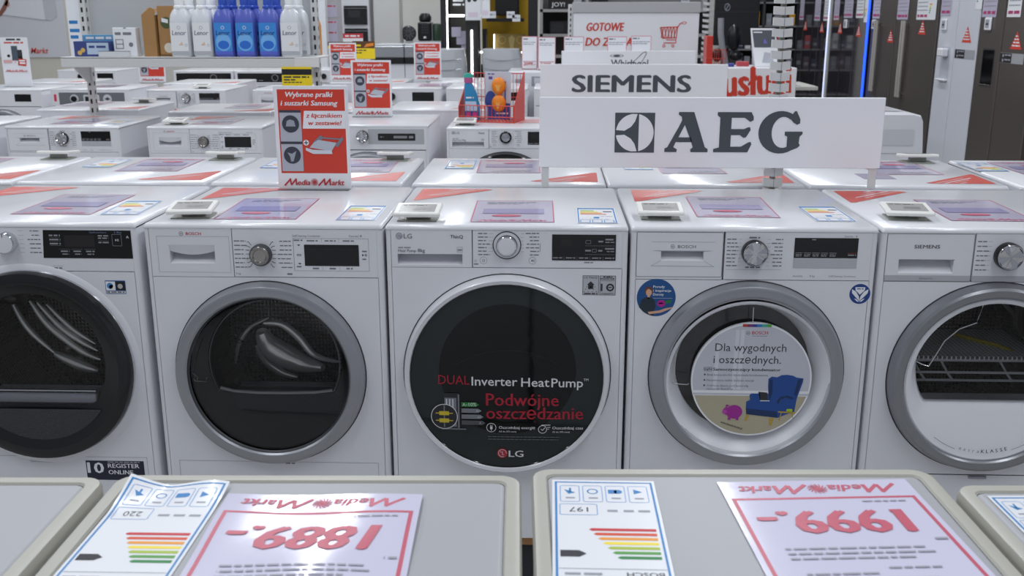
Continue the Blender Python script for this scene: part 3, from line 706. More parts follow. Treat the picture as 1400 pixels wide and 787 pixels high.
    bg, fl, sh = mat('advert_wall', '#c3c6d0', .4), mat('advert_floor', '#b3ab93', .4), mat('advert_curtain', '#d2d5de', .4)
    r = R-.004; P = [(cu+r*math.cos(a), cv+r*math.sin(a)) for a in [2*PI*i/64 for i in range(64)]]
    b.poly([p for p in P if p[1] > .4195]+[], bg); lowp = [p for p in P if p[1] < .4195]
    b.poly(sorted([p for p in lowp], key=lambda p: math.atan2(p[1]-cv, p[0]-cu)), fl); b.rect(.167, .415, .457, .4205, bg); b.up()
    for u in (.215, .262, .275): b.poly([(u, .43), (u+.010, .43), (u+.013, .555 if u < .22 else .588), (u+.004, .550 if u < .22 else .588)], sh)
    for i, c in enumerate(('#b3402c', '#7a2f6f', '#3a3f94', '#2f7fc0', '#3fae9a', '#58a83a')): b.rect(.282+.0118*i, .5955, .282+.0118*(i+1), .6028, mat('spectrum_%s' % 'abcdef'[i], c, .4))
    b.ring(.296, .5795, .0038, .005, INK, 18); b.rect(.2935, .5785, .2985, .5805, INK); b.text('BOSCH', .306, .5765, .0085, REDD, .039, bold=.02); b.dashes(.306, .345, .571, .002, GREYP)
    b.text('Dla wygodnych', .217, .532, .0205, CHAR, .176); b.text('i oszczędnych.', .214, .500, .0205, CHAR, .168)
    for k in range(2): b.frame(.1915, .479+.005*k, .2115, .484+.005*k, .0009, DINK); b.rect(.200+.004*k, .479+.005*k, .201+.004*k, .484+.005*k, DINK)
    b.text('Samoczyszczący kondensator', .2145, .480, .0078, DINK, .168, bold=.03)
    for i, (s, w) in enumerate((('Brak konieczności czyszczenia kondensatora', .152), ('Niezmiennie niskie zużycie energii', .118), ('Ochrona tkanin pod kontrolą', .104), ('sensorów AutoDry', .066))):
        z = (.4665, .452, .4375, .429)[i]; b.text(s, .200, z, .0058, INK, w, res=1)
        if i < 3: b.poly([(.1925, z), (.1925, z+.006), (.197, z+.003)], DINK)
    cb, cd, cl = mat('chair_blue', '#1e4a92', .5), mat('chair_shadow', '#15305f', .5), mat('chair_leg', '#b79a44', .5)
    b.up(); b.poly([(.304, .362), (.312, .362), (.307, .347), (.300, .345)], cl); b.poly([(.361, .353), (.374, .355), (.369, .334), (.364, .334)], cl)
    b.poly([(.354, .460), (.362, .466), (.375, .464), (.386, .470), (.400, .471), (.414, .469), (.424, .464), (.441, .462), (.440, .452), (.428, .408), (.424, .372), (.405, .365), (.383, .355), (.304, .364), (.302, .380), (.302, .398), (.311, .403), (.309, .416), (.314, .420), (.356, .420), (.354, .440)], cb)
    b.up(); b.poly([(.357, .458), (.365, .458), (.366, .420), (.360, .402), (.357, .420)], cd); b.poly([(.302, .380), (.380, .372), (.383, .355), (.304, .364)], cd); b.poly([(.428, .46), (.438, .459), (.426, .413), (.420, .420)], cd); b.poly([(.378, .400), (.386, .412), (.405, .416), (.420, .410), (.418, .405), (.400, .410), (.388, .405), (.382, .392)], cd)
    b.up(); b.poly([(.331, .425), (.353, .423), (.356, .402), (.336, .402)], DINK); b.poly([(.331, .425), (.333, .425), (.338, .402), (.336, .402)], PAPER); b.rect(.336, .4, .36, .402, PAPER)
    pk = mat('pig_magenta', '#a02a93', .4); b.circ(.273, .370, .0205, pk, 26, .0185); b.up(); b.circ(.254, .372, .010, pk, 18); b.up(); b.circ(.249, .370, .006, mat('pig_snout', '#b845a9', .4), 14); b.poly([(.250, .3815), (.252, .390), (.262, .387)], pk); b.rect(.258, .348, .265, .356, pk); b.rect(.278, .348, .285, .356, pk)
    b.poly([(.383, .3735), (.427, .3715), (.426, .368), (.384, .3695)], cl); b.line([(.392, .370), (.387, .347)], .0022, cl); b.line([(.418, .369), (.421, .356)], .0022, cl); b.rr(.404, .371, .419, .380, .003, mat('lime', '#a5c52e', .4))
    b.text('www.bosch-home.pl', .240, .340, .0055, DINK, .058, bold=.02, rot=-.32)
    b.build('door_advert', d)
    return t
# --- dryer with black rimmed porthole -----------------------------------------------------------------
def dryer_black_ring(x, y, rz, label, group=None):
    t = thing('tumble_dryer', label, 'dryer', (x, y, BASE), rz, group); shell_parts(t)
    front_plate(t, .7208, (.307, .475, .215))
    b = MB(); plate(b, .213, .722, W-.013, .8345, WPL); front_things(b)
    labels(b, .353, .770, .825, 6, INK, .02, .034, 'r')
    for i in range(6): b.line([(.298, .825-.011*i), (.311, .825-.011*i)], .0006, LINE)
    b.rect(.376, .7355, .404, .736, INK); b.dashes(.380, .400, .7285, .0035, INK); b.build('control_panel', t)
    b = MB(); front_things(b); b.w = .0008; b.poly([(.356, .756), (.5835, .756), (.5835, .8275), (.362, .8275)], BLACK); b.up()
    tw = mat('panel_print', '#8d8f93', .5); br_ = mat('panel_print_bright', '#d3d4d6', .5); b.rect(.414, .785, .490, .815, mat('lcd_dark', '#262327', .15))
    for i, z in enumerate((.812, .8015, .791)): b.dashes(.376, .404, z, .004, tw, i); b.rect(.376, z-.003, .404, z-.0026, tw)
    for i, z in enumerate((.812, .806, .795)): b.dashes(.500, .526, z, .0035, tw, i); 
    b.rect(.500, .801, .527, .8014, tw); b.rframe(.535, .788, .559, .818, .002, .0008, tw); b.poly([(.543, .8), (.543, .806), (.547, .803)], br_); b.rect(.548, .8, .549, .806, br_); b.rect(.5505, .8, .5515, .806, br_)
    b.text('CycloneCare', .478, .8205, .0042, mat('panel_blue', '#7d90b8', .5), .044, res=1); b.text('1-8kg', .543, .8205, .0042, mat('panel_blue', '#7d90b8', .5), .018, res=1)
    for i in range(3): b.dashes(.402+.032*i, .424+.032*i, .772, .0035, tw, i); b.dashes(.405+.032*i, .422+.032*i, .765, .003, tw, i+5); b.rect(.398+.032*i, .779, .426+.032*i, .7794, tw)
    b.line([(.572, .808), (.5745, .814), (.577, .808)], .0016, br_); b.build('display', t)
    b = MB(); plate(b, .013, .722, .211, .8345, WPL); b.build('drawer', t)
    dial(t, .268, .796, .027, 'chromewhite')
    b = MB(); front_things(b)
    b.rr(.505, .664, .557, .699, .002, mat('sticker_blue', '#16508c', .35)); b.up(); b.rect(.5065, .6735, .5305, .6965, PAPER); b.rect(.5315, .6735, .5555, .6965, BLK); b.rect(.5065, .666, .5555, .6715, PAPER); b.up()
    b.circ(.517, .685, .008, mat('sticker_sky', '#4c87c4', .4), 20); b.circ(.5205, .682, .006, PAPER, 16); b.circ(.543, .684, .0065, mat('wool_grey', '#b9b4b4', .4), 16); b.dashes(.508, .553, .6675, .0028, DINK); b.build('care_sticker', t)
    b = MB(); front_things(b); b.rect(.400, .150, .556, .2055, mat('sticker_ink_blue', '#1c2036', .35)); b.up(); b.text('10', .404, .170, .030, PAPER, .042, bold=.05); b.text('REGISTER', .459, .1855, .0120, PAPER, .084, bold=.03); b.text('ONLINE', .459, .167, .0120, PAPER, .066, bold=.03); b.dashes(.459, .545, .2005, .003, GREYP); b.build('warranty_sticker', t)
    b = MB(); front_things(b); b.frame(.02, .02, .566, .2165, .0009, LINE); b.text('CycloneCareSystem', .250, .1985, .0062, mat('print_blue_grey', '#6d7690', .5), .062); b.build('service_flap', t)
    b = MB(); b.loft([ringpts(.307, .470, r, y) for r, y in ((.272, .0004), (.268, -.002), (.258, -.004), (.250, -.004))], WHITE); b.build('door_surround', t)
    ring = mat('door_ring_black', '#17181a', .16, spec=.5); ri = flat_r(.182, .118)
    b = MB(); b.loft([ringpts(.307, .472, r, y) for r, y in ((.253, -.002), (.253, -.016), (.249, -.028), (.236, -.034), (.222, -.033))], ring)
    b.loft([ringpts(.307, .472, .222, -.033), ringpts(.308, .479, lambda a: .205, -.024), ringpts(.306, .484, ri, -.012), ringpts(.306, .484, flat_r(.178, .114), .05)], BLK)
    d = b.build('door', t)
    b = MB(); b.loft([ringpts(.307, .472, r, y) for r, y in ((.2545, -.003), (.2535, -.010), (.2525, -.012))], CHROME); b.build('rim', d)
    b = MB(); disc(b, .306, .484, flat_r(.181, .117), -.010, GLASS, .004); b.build('door_glass', d)
    b = MB('front', .0245); msh = dotted('door_mesh', '#3c3c40', '#202023', 240, .5, 0, .3)
    P = [(.308+.20*math.cos(a), .479+.205*math.sin(a)) for a in [PI+.62+(PI-1.24)*i/24 for i in range(25)]]; b.poly(P, msh); b.build('mesh_inlay', d)
    dr = drum(t, .307, .480, .235, .38, 2, 2.2)
    for pts, r_ in ((((.250, .66), (.278, .593), (.31, .548), (.358, .50)), .008), (((.305, .65), (.349, .58), (.43, .51), (.48, .485)), .009), (((.325, .645), (.378, .58), (.43, .538), (.475, .51)), .008), (((.35, .64), (.41, .575), (.47, .53)), .007), (((.355, .502), (.42, .470), (.47, .452)), .014)):  # bright tubes stand in for reflections on the bowl-shaped door glass
        sm = []; P_ = [Vector((p[0]-.54*.13, .13, p[1]-.33*.13)) for p in pts]
        for i in range(len(P_)-1):
            a_, b_, c_, d_ = P_[max(i-1, 0)], P_[i], P_[i+1], P_[min(i+2, len(P_)-1)]
            for k in range(5):
                u = k/5; sm.append(.5*((2*b_)+(c_-a_)*u+(2*a_-5*b_+4*c_-d_)*u*u+(3*b_-a_-3*c_+d_)*u**3))
        b = MB(); b.tube(sm+[P_[-1]], lambda t, r=r_: r*(.3+.8*math.sin(PI*min(1, .08+t*.9))), LIFT, 14); b.build('drum_glint_rib', dr)
    for u, z in ((.30, .50), (.33, .47), (.31, .53), (.345, .44)):
        b = MB(); b.ball((u-.10, .375, z-.11), .012, LIFT, 12, 6); b.build('drum_boss', dr)
    b = MB(); b.box(.165, .004, .364, .447, .07, .392, mat('filter_pale', '#d3d3dc', .4), .003); b.tube([(.165, .008, .398), (.447, .008, .398)], .0045, CHROME, 8); b.ball((.18, .008, .398), .008, CHROME, 10, 6); b.build('lint_filter', t)
    return t

# --- dryer with white door ring and rack in the drum ---------------------------------------------------
def dryer_rack(x, y, rz, label, group=None):
    t = thing('tumble_dryer', label, 'dryer', (x, y, BASE), rz, group); shell_parts(t)
    front_plate(t, .7128, (.292, .476, .205), .2035)
    b = MB(); b.box(.013, 0, .0, W-.013, .02, .2005, WHITE); b.box(.277, -.006, .193, .322, 0, .200, GREYP, .001); b.build('service_flap', t)
    b = MB(); plate(b, .2255, .714, W-.013, .8345, WPL); front_things(b)
    b.rect(.2255, .7142, W-.015, .729, mat('panel_band', '#b4b5bb', .4)); labels(b, .230, .744, .8145, 7, INK, .018, .03); labels(b, .41, .744, .8145, 7, INK, .018, .03, 'r')
    for i in range(7): b.line([(.256, .8145-.01175*i), (.264, .8145-.01175*i)], .0006, LINE)
    b.build('control_panel', t)
    b = MB(); plate_recess(b, .013, .714, .2225, .8345, .046, .7345, .178, .7675, .022, WPL); front_things(b)
    b.rect(.0135, .7145, .222, .729, mat('panel_band', '#b4b5bb', .4)); b.up()
    b.text('SIEMENS', .080, .7965, .0088, CHAR, .061, bold=.015); b.text('iSensoric', .098, .7195, .005, INK, .034, shear=.2); b.rframe(.0135, .7145, .222, .833, .004, .0009, INK); b.poly([(.045, .769), (.180, .769), (.178, .7675), (.046, .7675)], INK); b.build('drawer', t)
    dial(t, .304, .780, .0335, 'petal')
    d = door_ring(t, .292, .466, .245, .213, mat('silver_gradient', '#96989c', .3, metal=.8), lip=CHROME, y1=-.034)
    hole = flat_r(.176, .094)
    b = MB(); b.loft([ringpts(.292, .466, .2135, -.022), ringpts(.292, .466, .208, -.028), ringpts(.292, .470, .196, -.024), ringpts(.292, .480, flat_r(.186, .104), -.010), ringpts(.292, .500, hole, .004), ringpts(.292, .500, hole, .05)], WPL)
    b.plane = 'front'; b.w = .0300
    tx = 'extraKLASSE'
    for i, ch in enumerate(tx):
        a = -PI/2+(-.30+.060*i); r = .194; b.text(ch, .292+r*math.cos(a), .470+r*math.sin(a), .0095, DINK if i > 4 else INK, al='c', bold=.02 if i > 4 else 0, rot=a+PI/2)
    for s in (-1, 1): b.line([(.292+.199*math.cos(-PI/2+s*a), .473+.199*math.sin(-PI/2+s*a)) for a in (.36, .45, .55, .68)], .0012, INK)
    b.build('door_liner', d)
    b = MB(); disc(b, .292, .500, flat_r(.175, .093), -.002, GLASS, .006); b.build('door_glass', d)
    b = MB(); b.tube([(.110, -.014, .512), (.122, -.014, .506), (.140, -.014, .500), (.150, -.014, .520), (.172, -.014, .566), (.205, -.014, .598), (.245, -.014, .614), (.255, -.014, .660)], .0014, CHROME, 6); b.build('latch_loop', d)
    dr = drum(t, .292, .485, .235, .42, 2, .2)
    rk = MB(); gw = mat('rack_grey', '#b9babd', .35)
    rk.box(.13, .07, .490, .46, .31, .498, RACK, .002)
    rk.box(.12, .085, .478, .47, .10, .492, gw, .003); rk.box(.12, .36, .56, .47, .375, .575, gw, .003); rk.box(.12, .39, .635, .47, .40, .645, gw, .002)
    rk.tube([(.125, .09, .484), (.105, .25, .53), (.12, .37, .57)], .006, gw, 8); rk.tube([(.465, .09, .484), (.485, .25, .53), (.47, .37, .57)], .006, gw, 8)
    rk.tube([(.10, .07, .455), (.48, .07, .455)], .0035, gw, 8); rk.tube([(.10, .075, .432), (.48, .075, .432)], .0035, gw, 8)
    for u in (.14, .21, .36, .44): rk.tube([(u, .09, .482), (u+.012, .07, .455), (u+.03, .075, .432)], .003, gw, 6)
    o = rk.build('drying_rack'); o.parent = t
    yc = mat('yellow_strap', '#c2b21f', .4); b = MB(); b.tube([(.30, .25, .502), (.38, .15, .502), (.47, .06, .478)], .005, yc, 6); b.build('strap', o)
    return t

GR = 'dryers in the front row'
X0 = -.4045
DRY = {}
DRY['A'] = dryer_black_ring(X0-2*STEP+.003-.010, FRONT, 0, 'white tumble dryer with black rimmed porthole and wide black display strip', GR)
DRY['B'] = dryer_steel_drum(X0-STEP+.004, FRONT, 0, 'white tumble dryer whose silver rimmed dark door shows an empty steel drum', GR)
DRY['L'] = dryer_slogans(X0+.004, FRONT, 0, 'white tumble dryer with black glass door printed with red and white slogans', GR)
DRY['C'] = dryer_advert(X0+STEP+.004, FRONT, 0, 'white tumble dryer with round blue armchair advert on its silver rimmed door', GR)
DRY['S'] = dryer_rack(X0+2*STEP+.004, FRONT, 0, 'white tumble dryer with white inner door ring and drying rack in its drum', GR)
ribbon(DRY['A'], .003, .345); ribbon(DRY['B'], .030, .345); ribbon(DRY['L'], .025, .345); ribbon(DRY['C'], .035, .345); ribbon(DRY['S'], .022, .345)

# what lies on the front row
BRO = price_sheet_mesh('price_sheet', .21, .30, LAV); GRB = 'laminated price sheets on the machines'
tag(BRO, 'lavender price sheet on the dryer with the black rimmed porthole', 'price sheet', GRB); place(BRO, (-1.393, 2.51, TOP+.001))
ENL = energy_label_mesh('energy_label', .102, .205, small=True); GRE = 'energy labels on the machines'
tag(ENL, 'blue framed energy label on the dryer with the black rimmed porthole', 'energy label', GRE); place(ENL, (-1.158, 2.505, TOP+.001), .06)
GRT = 'electronic price tags'
for k, (bx, by, br), en_, (tx, ty, tr), d in (
    ('B', (-.845, 2.46, .02), (-.535, 2.455, .0), (-.908, 2.497, .10), 'the dryer with the empty steel drum'),
    ('L', (-.194, 2.445, .01), (.072, 2.438, -.01), (-.327, 2.478, 0), 'the dryer with the slogan covered black door'),
    ('C', (.379, 2.53, -.03), (.667, 2.48, .0), (.283, 2.515, -.02), 'the dryer with the round armchair advert'),
    ('S', (1.006, 2.50, -.03), None, (.905, 2.53, -.10), 'the dryer with the drying rack')):
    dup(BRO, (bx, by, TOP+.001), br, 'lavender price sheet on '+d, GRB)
    if en_: dup(ENL, (en_[0], en_[1], TOP+.001), en_[2], 'blue framed energy label on '+d, GRE)
    if PROTO_TAG is None: PROTO_TAG = shelf_tag((tx, ty, TOP), tr, 'grey electronic price tag on '+d, GRT)
    else: dup(PROTO_TAG, (tx, ty, TOP), tr, 'grey electronic price tag on '+d, GRT)
# ------------------------------------------------------------------ near row: machines facing away, only their tops show
FA = .0317
def near_machine(k, label):
    w = .590; c, s = math.cos(FA), math.sin(FA)
    # origin at the far left corner of the top; +y runs towards the aisle
    t = thing('washing_machine', label, 'washing machine', (-.0292+k*STEP*c+.007, 1.3344+k*STEP*s+(.010, .018, .040, -.012)[k+2], 0), FA, 'washing machines of the near row')
    b = MB(); b.box(.004, -.585, .012, w-.004, -.006, .822, WHITE, .008); 
    b.box(.05, -.006, .70, w-.05, -.003, .81, WPL, .001); b.build('cabinet', t)
    b = MB()
    for fx in (.05, w-.05):
        for fy in (-.54, -.05): b.lathe([(.02, 0), (.02, .006), (.012, .008), (.012, .02)], BLK, (fx, fy, 0), 'z', 14, True, True)
    b.build('feet', t)
    def loop(x0, y0, x1, y1, r, z): return [(p[0], p[1], z) for p in rrpts(x0, y0, x1, y1, r, 6)]
    b = MB(); x0, y0, x1, y1 = 0, -.592, w, 0
    b.loft([loop(x0+.004, y0+.004, x1-.004, y1-.004, .026, .820), loop(x0, y0, x1, y1, .03, .828), loop(x0, y0, x1, y1, .03, .842), loop(x0+.003, y0+.003, x1-.003, y1-.003, .028, .8485), loop(x0+.009, y0+.009, x1-.009, y1-.009, .024, .850),
            loop(x0+.021, y0+.021, x1-.021, y1-.021, .014, .8495), loop(x0+.0235, y0+.0235, x1-.0235, y1-.0235, .012, .846)], FRAME)
    b.loft([loop(x0+.0235, y0+.0235, x1-.0235, y1-.0235, .012, .846), loop(x0+.0245, y0+.0245, x1-.0245, y1-.0245, .012, .8452)], GAP)
    b.build('worktop_frame', t)
    b = MB(); b.loft([loop(x0+.0235, y0+.0235, x1-.0235, y1-.0235, .012, .845), loop(x0+.027, y0+.027, x1-.027, y1-.027, .010, .8475), loop(x0+.030, y0+.030, x1-.030, y1-.030, .009, .848)], LID, False, True); b.build('lid_panel', t)
    return t
near_machine(-2, 'grey framed washer top with no paper lying on it')
near_machine(-1, 'grey framed washer top carrying the 1889 price sheet')
near_machine(0, 'grey framed washer top carrying the 1999 price sheet')
near_machine(1, 'grey framed washer top cut off by the corner of the photo beside the 1999 sheet')
ZT = .8492
def curl(u, v):                                                    # the lower corner of the label rolls up from the lid
    a = max(0, (u-.085)/.05); bb = max(0, 1-v/.09); return .010*a*bb+.009*bb*bb*(.5+.5*math.sin(u*44+.6))
EN1 = energy_label_mesh('energy_label', .142, .29, '220', None, warp=curl, n=6)
tag(EN1, 'large energy label with one corner curling up, numbered 220', 'energy label', 'large energy labels on the near washers'); place(EN1, (-.452, 1.300, ZT), PI+.01)
EN2 = energy_label_mesh('energy_label', .147, .29, '197', 'BOSCH', n=2)
tag(EN2, 'large flat energy label numbered 197 on a grey washer lid', 'energy label', 'large energy labels on the near washers'); place(EN2, (.156, 1.336, ZT), PI)
EN3 = energy_label_mesh('energy_label', .142, .29, None, None, n=2)
tag(EN3, 'large energy label cut off at the edge of the photo', 'energy label', 'large energy labels on the near washers'); place(EN3, (.760, 1.312, ZT), PI+.04)
wav = lambda u, v: .0025+.0022*math.sin(u*26+v*9)*math.sin(v*17+.7)
PS1 = price_sheet_mesh('price_sheet', .272, .40, LAVW, '1889.-', warp=wav, n=3)
tag(PS1, 'glossy red framed price sheet reading 1889 upside down', 'price sheet', 'large price sheets on the near washers'); place(PS1, (-.172, 1.276, ZT+.001), PI+.03)
PS2 = price_sheet_mesh('price_sheet', .275, .40, LAVW, '1999.-', n=1)
tag(PS2, 'red framed price sheet reading 1999 upside down', 'price sheet', 'large price sheets on the near washers'); place(PS2, (.521, 1.355, ZT+.0006), PI+.075)
b = MB(); b.box(-2.4, 2.44, 0, 1.9, 3.58, .13, GAP); b.box(-2.4, 2.42, .13, 1.9, 3.60, .16, WOOD, .003)
tag(b.build('display_platform'), 'low wooden platform under the front row of dryers', 'platform')
# ------------------------------------------------------------------ rows behind
B3, B5 = .117, .139                                               # platform heights of the further rows
def plain_machine(x, yback, top, label, group, kind='facing away'):     # seen from behind: cabinet, worktop, ribbon on the near corner
    t = thing('tumble_dryer', label, 'dryer', (x+W, yback+DEP, top-H), PI, group); shell_parts(t)
    b = MB(); b.box(.013, 0, .0, W-.013, .02, .706, WHITE); b.build('front_panel', t)
    b = MB(); plate(b, .013, .711, W-.013, .8345, WPL); b.build('control_panel', t)
    return t
G2 = 'machines turned away behind the front row'
R2 = (-2.27, -1.66, -1.047, -.42, .182, .792, 1.42)
N2 = ('outermost at the left border', 'behind the black rimmed porthole', 'behind the empty steel drum', 'behind the slogan covered door', 'behind the armchair advert', 'behind the drying rack', 'at the right border')
first = None
for i, x in enumerate(R2):
    lab = 'white machine top facing away '+N2[i]
    if first is None: first = plain_machine(x, 3.048, TOP, lab, G2); ribbon(first, .02, .345)
    else: dup(first, (x+W, 3.048+DEP, BASE), PI, lab, G2)
SH2 = (-1.93, -1.235, -.53, -.032, .575, 1.27, 1.74)
for i, x in enumerate(R2):
    n = N2[i]
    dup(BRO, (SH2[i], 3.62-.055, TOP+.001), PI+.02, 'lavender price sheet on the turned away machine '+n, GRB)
    if i not in (5,): dup(ENL, (x+.17 if i < 6 else x+.10, 3.62-.07, TOP+.001), PI, 'blue framed energy label on the turned away machine '+n, GRE)
    if i in (0, 1, 2, 5): dup(PROTO_TAG, (x+.50, 3.60-.03, TOP), PI, 'electronic price tag on the turned away machine '+n, GRT)
b = MB(); b.box(R2[5]+.20, 3.17, TOP+.0005, R2[5]+.30, 3.28, TOP+.0012, LAV); tag(b.build('leaflet'), 'small lavender leaflet under the corner of the long grey lettered sign', 'leaflet')

# third row, facing the camera
def dryer_grey_panel(x, y, label, group, base):
    t = thing('tumble_dryer', label, 'dryer', (x, y, base), 0, group); shell_parts(t)
    b = MB(); b.box(.013, 0, .0, W-.013, .02, .716, WHITE); b.build('front_panel', t)
    b = MB(); plate(b, .013, .720, W-.013, .8345, WPL); front_things(b); b.rr(.29, .748, .575, .824, .004, mat('strip_grey', '#b3b5ba', .35)); b.up(); b.rr(.34, .766, .53, .802, .003, BLK); b.up(); tw = mat('panel_print', '#8d8f93', .5); b.dashes(.35, .37, .782, .005, tw); b.dashes(.42, .52, .778, .012, tw, 4); b.build('control_panel', t)
    dial(t, .262, .788, .030, 'petal')
    d = door_ring(t, .285, .46, .245, .21, SILV, lip=CHROME); b = MB(); disc(b, .285, .46, .21, -.02, BLACK, .01); b.build('door_glass', d)
    return t
G3 = 'third row of dryers facing the camera'; Y3 = 5.08; T3 = B3+H
def dryer_black_dial(x, y, label, group, base, panel=None, knob='black', disp=(.40, .56, .755, .815)):
    t = thing('washing_machine', label, 'washing machine', (x, y, base), 0, group); shell_parts(t)
    b = MB(); b.box(.013, 0, .0, W-.013, .02, .716, WHITE); b.build('front_panel', t)
    b = MB(); plate(b, .013, .720, W-.013, .8345, WPL); front_things(b)
    if panel == 'grey':
        gp = mat('panel_slate', '#6f7278', .3); lt = mat('panel_light', '#c8cad0', .4)
        b.rr(.065, .728, .560, .818, .004, gp); b.up(); b.circ(.18, .772, .033, lt, 24); b.circ(.43, .772, .033, lt, 24); b.rr(.25, .742, .37, .802, .008, lt); b.rr(.027, .752, .047, .805, .006, mat('red_energy_mark', '#cf3d58', .4)); b.up(); b.rect(.262, .752, .335, .788, BLK); b.rect(.41, .768, .45, .775, gp); b.circ(.43, .772, .012, gp, 16)
    elif panel == 'black':
        b.rr(.03, .735, .575, .822, .003, BLACK); b.up(); tw = mat('panel_print', '#8d8f93', .5); b.ring(.40, .778, .028, .033, tw, 24)
        for i in range(4): b.dashes(.06+.06*i, .10+.06*i, .75, .006, tw, i)
    else: b.rect(disp[0], disp[2], disp[1], disp[3], BLACK)
    b.build('control_panel', t)
    if panel == 'grey': dial(t, .18, .772, .020, 'black')
    elif panel != 'black': dial(t, .235, .783, .027, knob)
    d = door_ring(t, .285, .46, .235, .20, SILV, lip=CHROME); b = MB(); disc(b, .285, .46, .20, -.02, BLACK, .01); b.build('door_glass', d)
    return t
def top_kit(x, y, top, d, t_=True, s_=True, e_=True):
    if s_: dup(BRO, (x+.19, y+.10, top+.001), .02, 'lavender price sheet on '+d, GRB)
    if e_: dup(ENL, (x+.46, y+.09, top+.001), 0, 'blue framed energy label on '+d, GRE)
    if t_: dup(PROTO_TAG, (x+.12, y+.10, top), .05, 'grey electronic price tag on '+d, GRT)
a = dryer_advert(-3.475, Y3, 0, 'white dryer cut by the left border beside the pale silver knob dryer', G3, False, B3)
d3 = 'the third row dryer with pale silver knob'
a = dryer_advert(-2.790, Y3, 0, 'white dryer with silver knob and black over grey display, under the bottle shelf', G3, False, B3); ribbon(a, .1, .345); top_kit(-2.79, Y3, T3, d3, False)
a = dryer_steel_drum(-2.053, Y3, 0, 'white dryer with dark steel knob and full black display, under the bottle shelf', G3, False, B3); ribbon(a, .1, .345); top_kit(-2.053, Y3, T3, 'the third row dryer with dark steel knob', True, True, False)
a = dryer_grey_panel(-1.205, Y3, 'white dryer with grey strip panel behind the large red poster', G3, B3+.012)
a = dryer_slogans(-.517, Y3, 0, 'white dryer with black chrome dial, under the red wire basket', G3, False, B3); top_kit(-.517, Y3, T3, 'the dryer under the red wire basket', False, False, False)
b = MB('top', .0); b.rect(0, 0, .15, .21, mat('pink_sheet', '#e3b3b4', .25)); o = b.build('leaflet'); tag(o, 'pink leaflet beside the red wire basket', 'leaflet'); place(o, (-.16, Y3+.22, T3+.001))
# the round shouldered machine beyond the end of the long sign
t = thing('washing_machine', 'white round shouldered washing machine beyond the end of the long sign', 'washing machine', (1.27, Y3+.02, B3), 0)
b = MB(); pr_ = [(0, 0), (.0, .86), (.012, .885), (.05, .892), (.54, .892), (.578, .882), (.588, .86), (.600, .72), (.603, .5), (.60, 0)]
R = [[(p[0], y, (p[1]*k+(1-k)*.4)*1.03) for p in pr_] for y, k in ((0, .985), (.012, 1), (.55, 1), (.56, .99))]
b = MB(); b.loft(R, WHITE, True, True); b.build('cabinet', t)
b = MB('top', .920); b.rect(.06, .10, .52, .5, WTOP); b.rect(.08, .10, .5, .115, GREYP); b.build('lid', t)
b = MB(); front_things(b); b.w = .002; b.line([(.07, .72), (.53, .72)], .002, LINE); b.rr(.40, .76, .55, .84, .004, mat('panel_pale', '#cfd1d8', .4)); b.build('control_panel', t)

# fourth row, back to back with the third
G4 = 'machines turned away behind the third row'
for i, (x, z, n) in enumerate(((-2.95, .99, 'left of the slotted shelf post'), (-2.185, .978, 'behind the dark steel knob dryer'), (-1.56, .985, 'behind the second red poster'), (-.93, .995, 'behind the dryer with grey strip panel'))):
    dup(first, (x+W, 5.74+DEP, z-H), PI, 'white machine facing away, '+n, G4)
dup(PROTO_TAG, (-2.50, 6.2, .99), PI, 'grey electronic price tag behind the slotted shelf post', GRT)
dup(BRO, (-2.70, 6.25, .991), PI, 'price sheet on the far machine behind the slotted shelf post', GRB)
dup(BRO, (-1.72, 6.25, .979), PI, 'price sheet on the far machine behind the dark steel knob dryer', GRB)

# fifth row, facing the camera
G5 = 'fifth row of machines facing the camera'; Y5 = 7.45
dryer_black_dial(-4.372, Y5, 'far white washer with black knob, under the small phone and fridge poster', G5, B5, knob='black', disp=(.39, .515, .755, .81))
dryer_black_dial(-3.71, Y5, 'far white washer with slate grey control panel', G5, B5+.005, 'grey')
a = dryer_advert(-2.985, Y5, 0, 'far white dryer with small silver knob, seen just under the bottle shelf', G5, False, B5)
b = MB(); front_things(b); b.rect(.02, .690, .22, .704, RED); b.build('red_tape', a)
dryer_steel_drum(-2.19, Y5, 0, 'far white dryer half hidden by the large red poster', G5, False, B5)
dryer_black_dial(-1.39, Y5, 'far white washer with black knob, right of the second red poster', G5, B5+.015, knob='black', disp=(.385, .545, .73, .815))
dryer_black_dial(-.755, Y5, 'far white washer behind the red wire basket', G5, B5+.015, knob='chromewhite')
dryer_black_dial(-.11, Y5, 'far white washer between the red basket and the grey signs', G5, B5+.015, knob='black')
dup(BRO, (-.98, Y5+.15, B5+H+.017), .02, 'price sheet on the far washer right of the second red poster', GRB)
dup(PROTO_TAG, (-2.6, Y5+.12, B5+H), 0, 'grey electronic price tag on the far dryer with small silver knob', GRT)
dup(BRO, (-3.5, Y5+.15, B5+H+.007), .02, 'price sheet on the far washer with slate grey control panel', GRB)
G6 = 'distant machines'
for i, (x, y, z, n) in enumerate(((-4.35, 8.10, .995, 'behind the washer with slate grey panel'), (-3.1, 8.10, .99, 'behind the dryer with small silver knob'), (-1.75, 8.1, 1.0, 'below the fourth red poster'), (-.95, 8.1, 1.005, 'below the third red poster'))):
    dup(first, (x+W, y+DEP, z-H), PI, 'distant white machine facing away, '+n, G6)
Y7 = 9.95
dryer_black_dial(-4.86, Y7, 'distant white washer by the left shelf post', G6, .155)
dryer_black_dial(-3.70, Y7, 'distant washer with full width black panel, nearer the shelf post', G6, .15, 'black')
dryer_black_dial(-3.09, Y7, 'distant washer with full width black panel, nearer the yellow card', G6, .15, 'black')
dryer_black_dial(-2.44, Y7, 'distant white washer above the yellow price card', G6, .16)
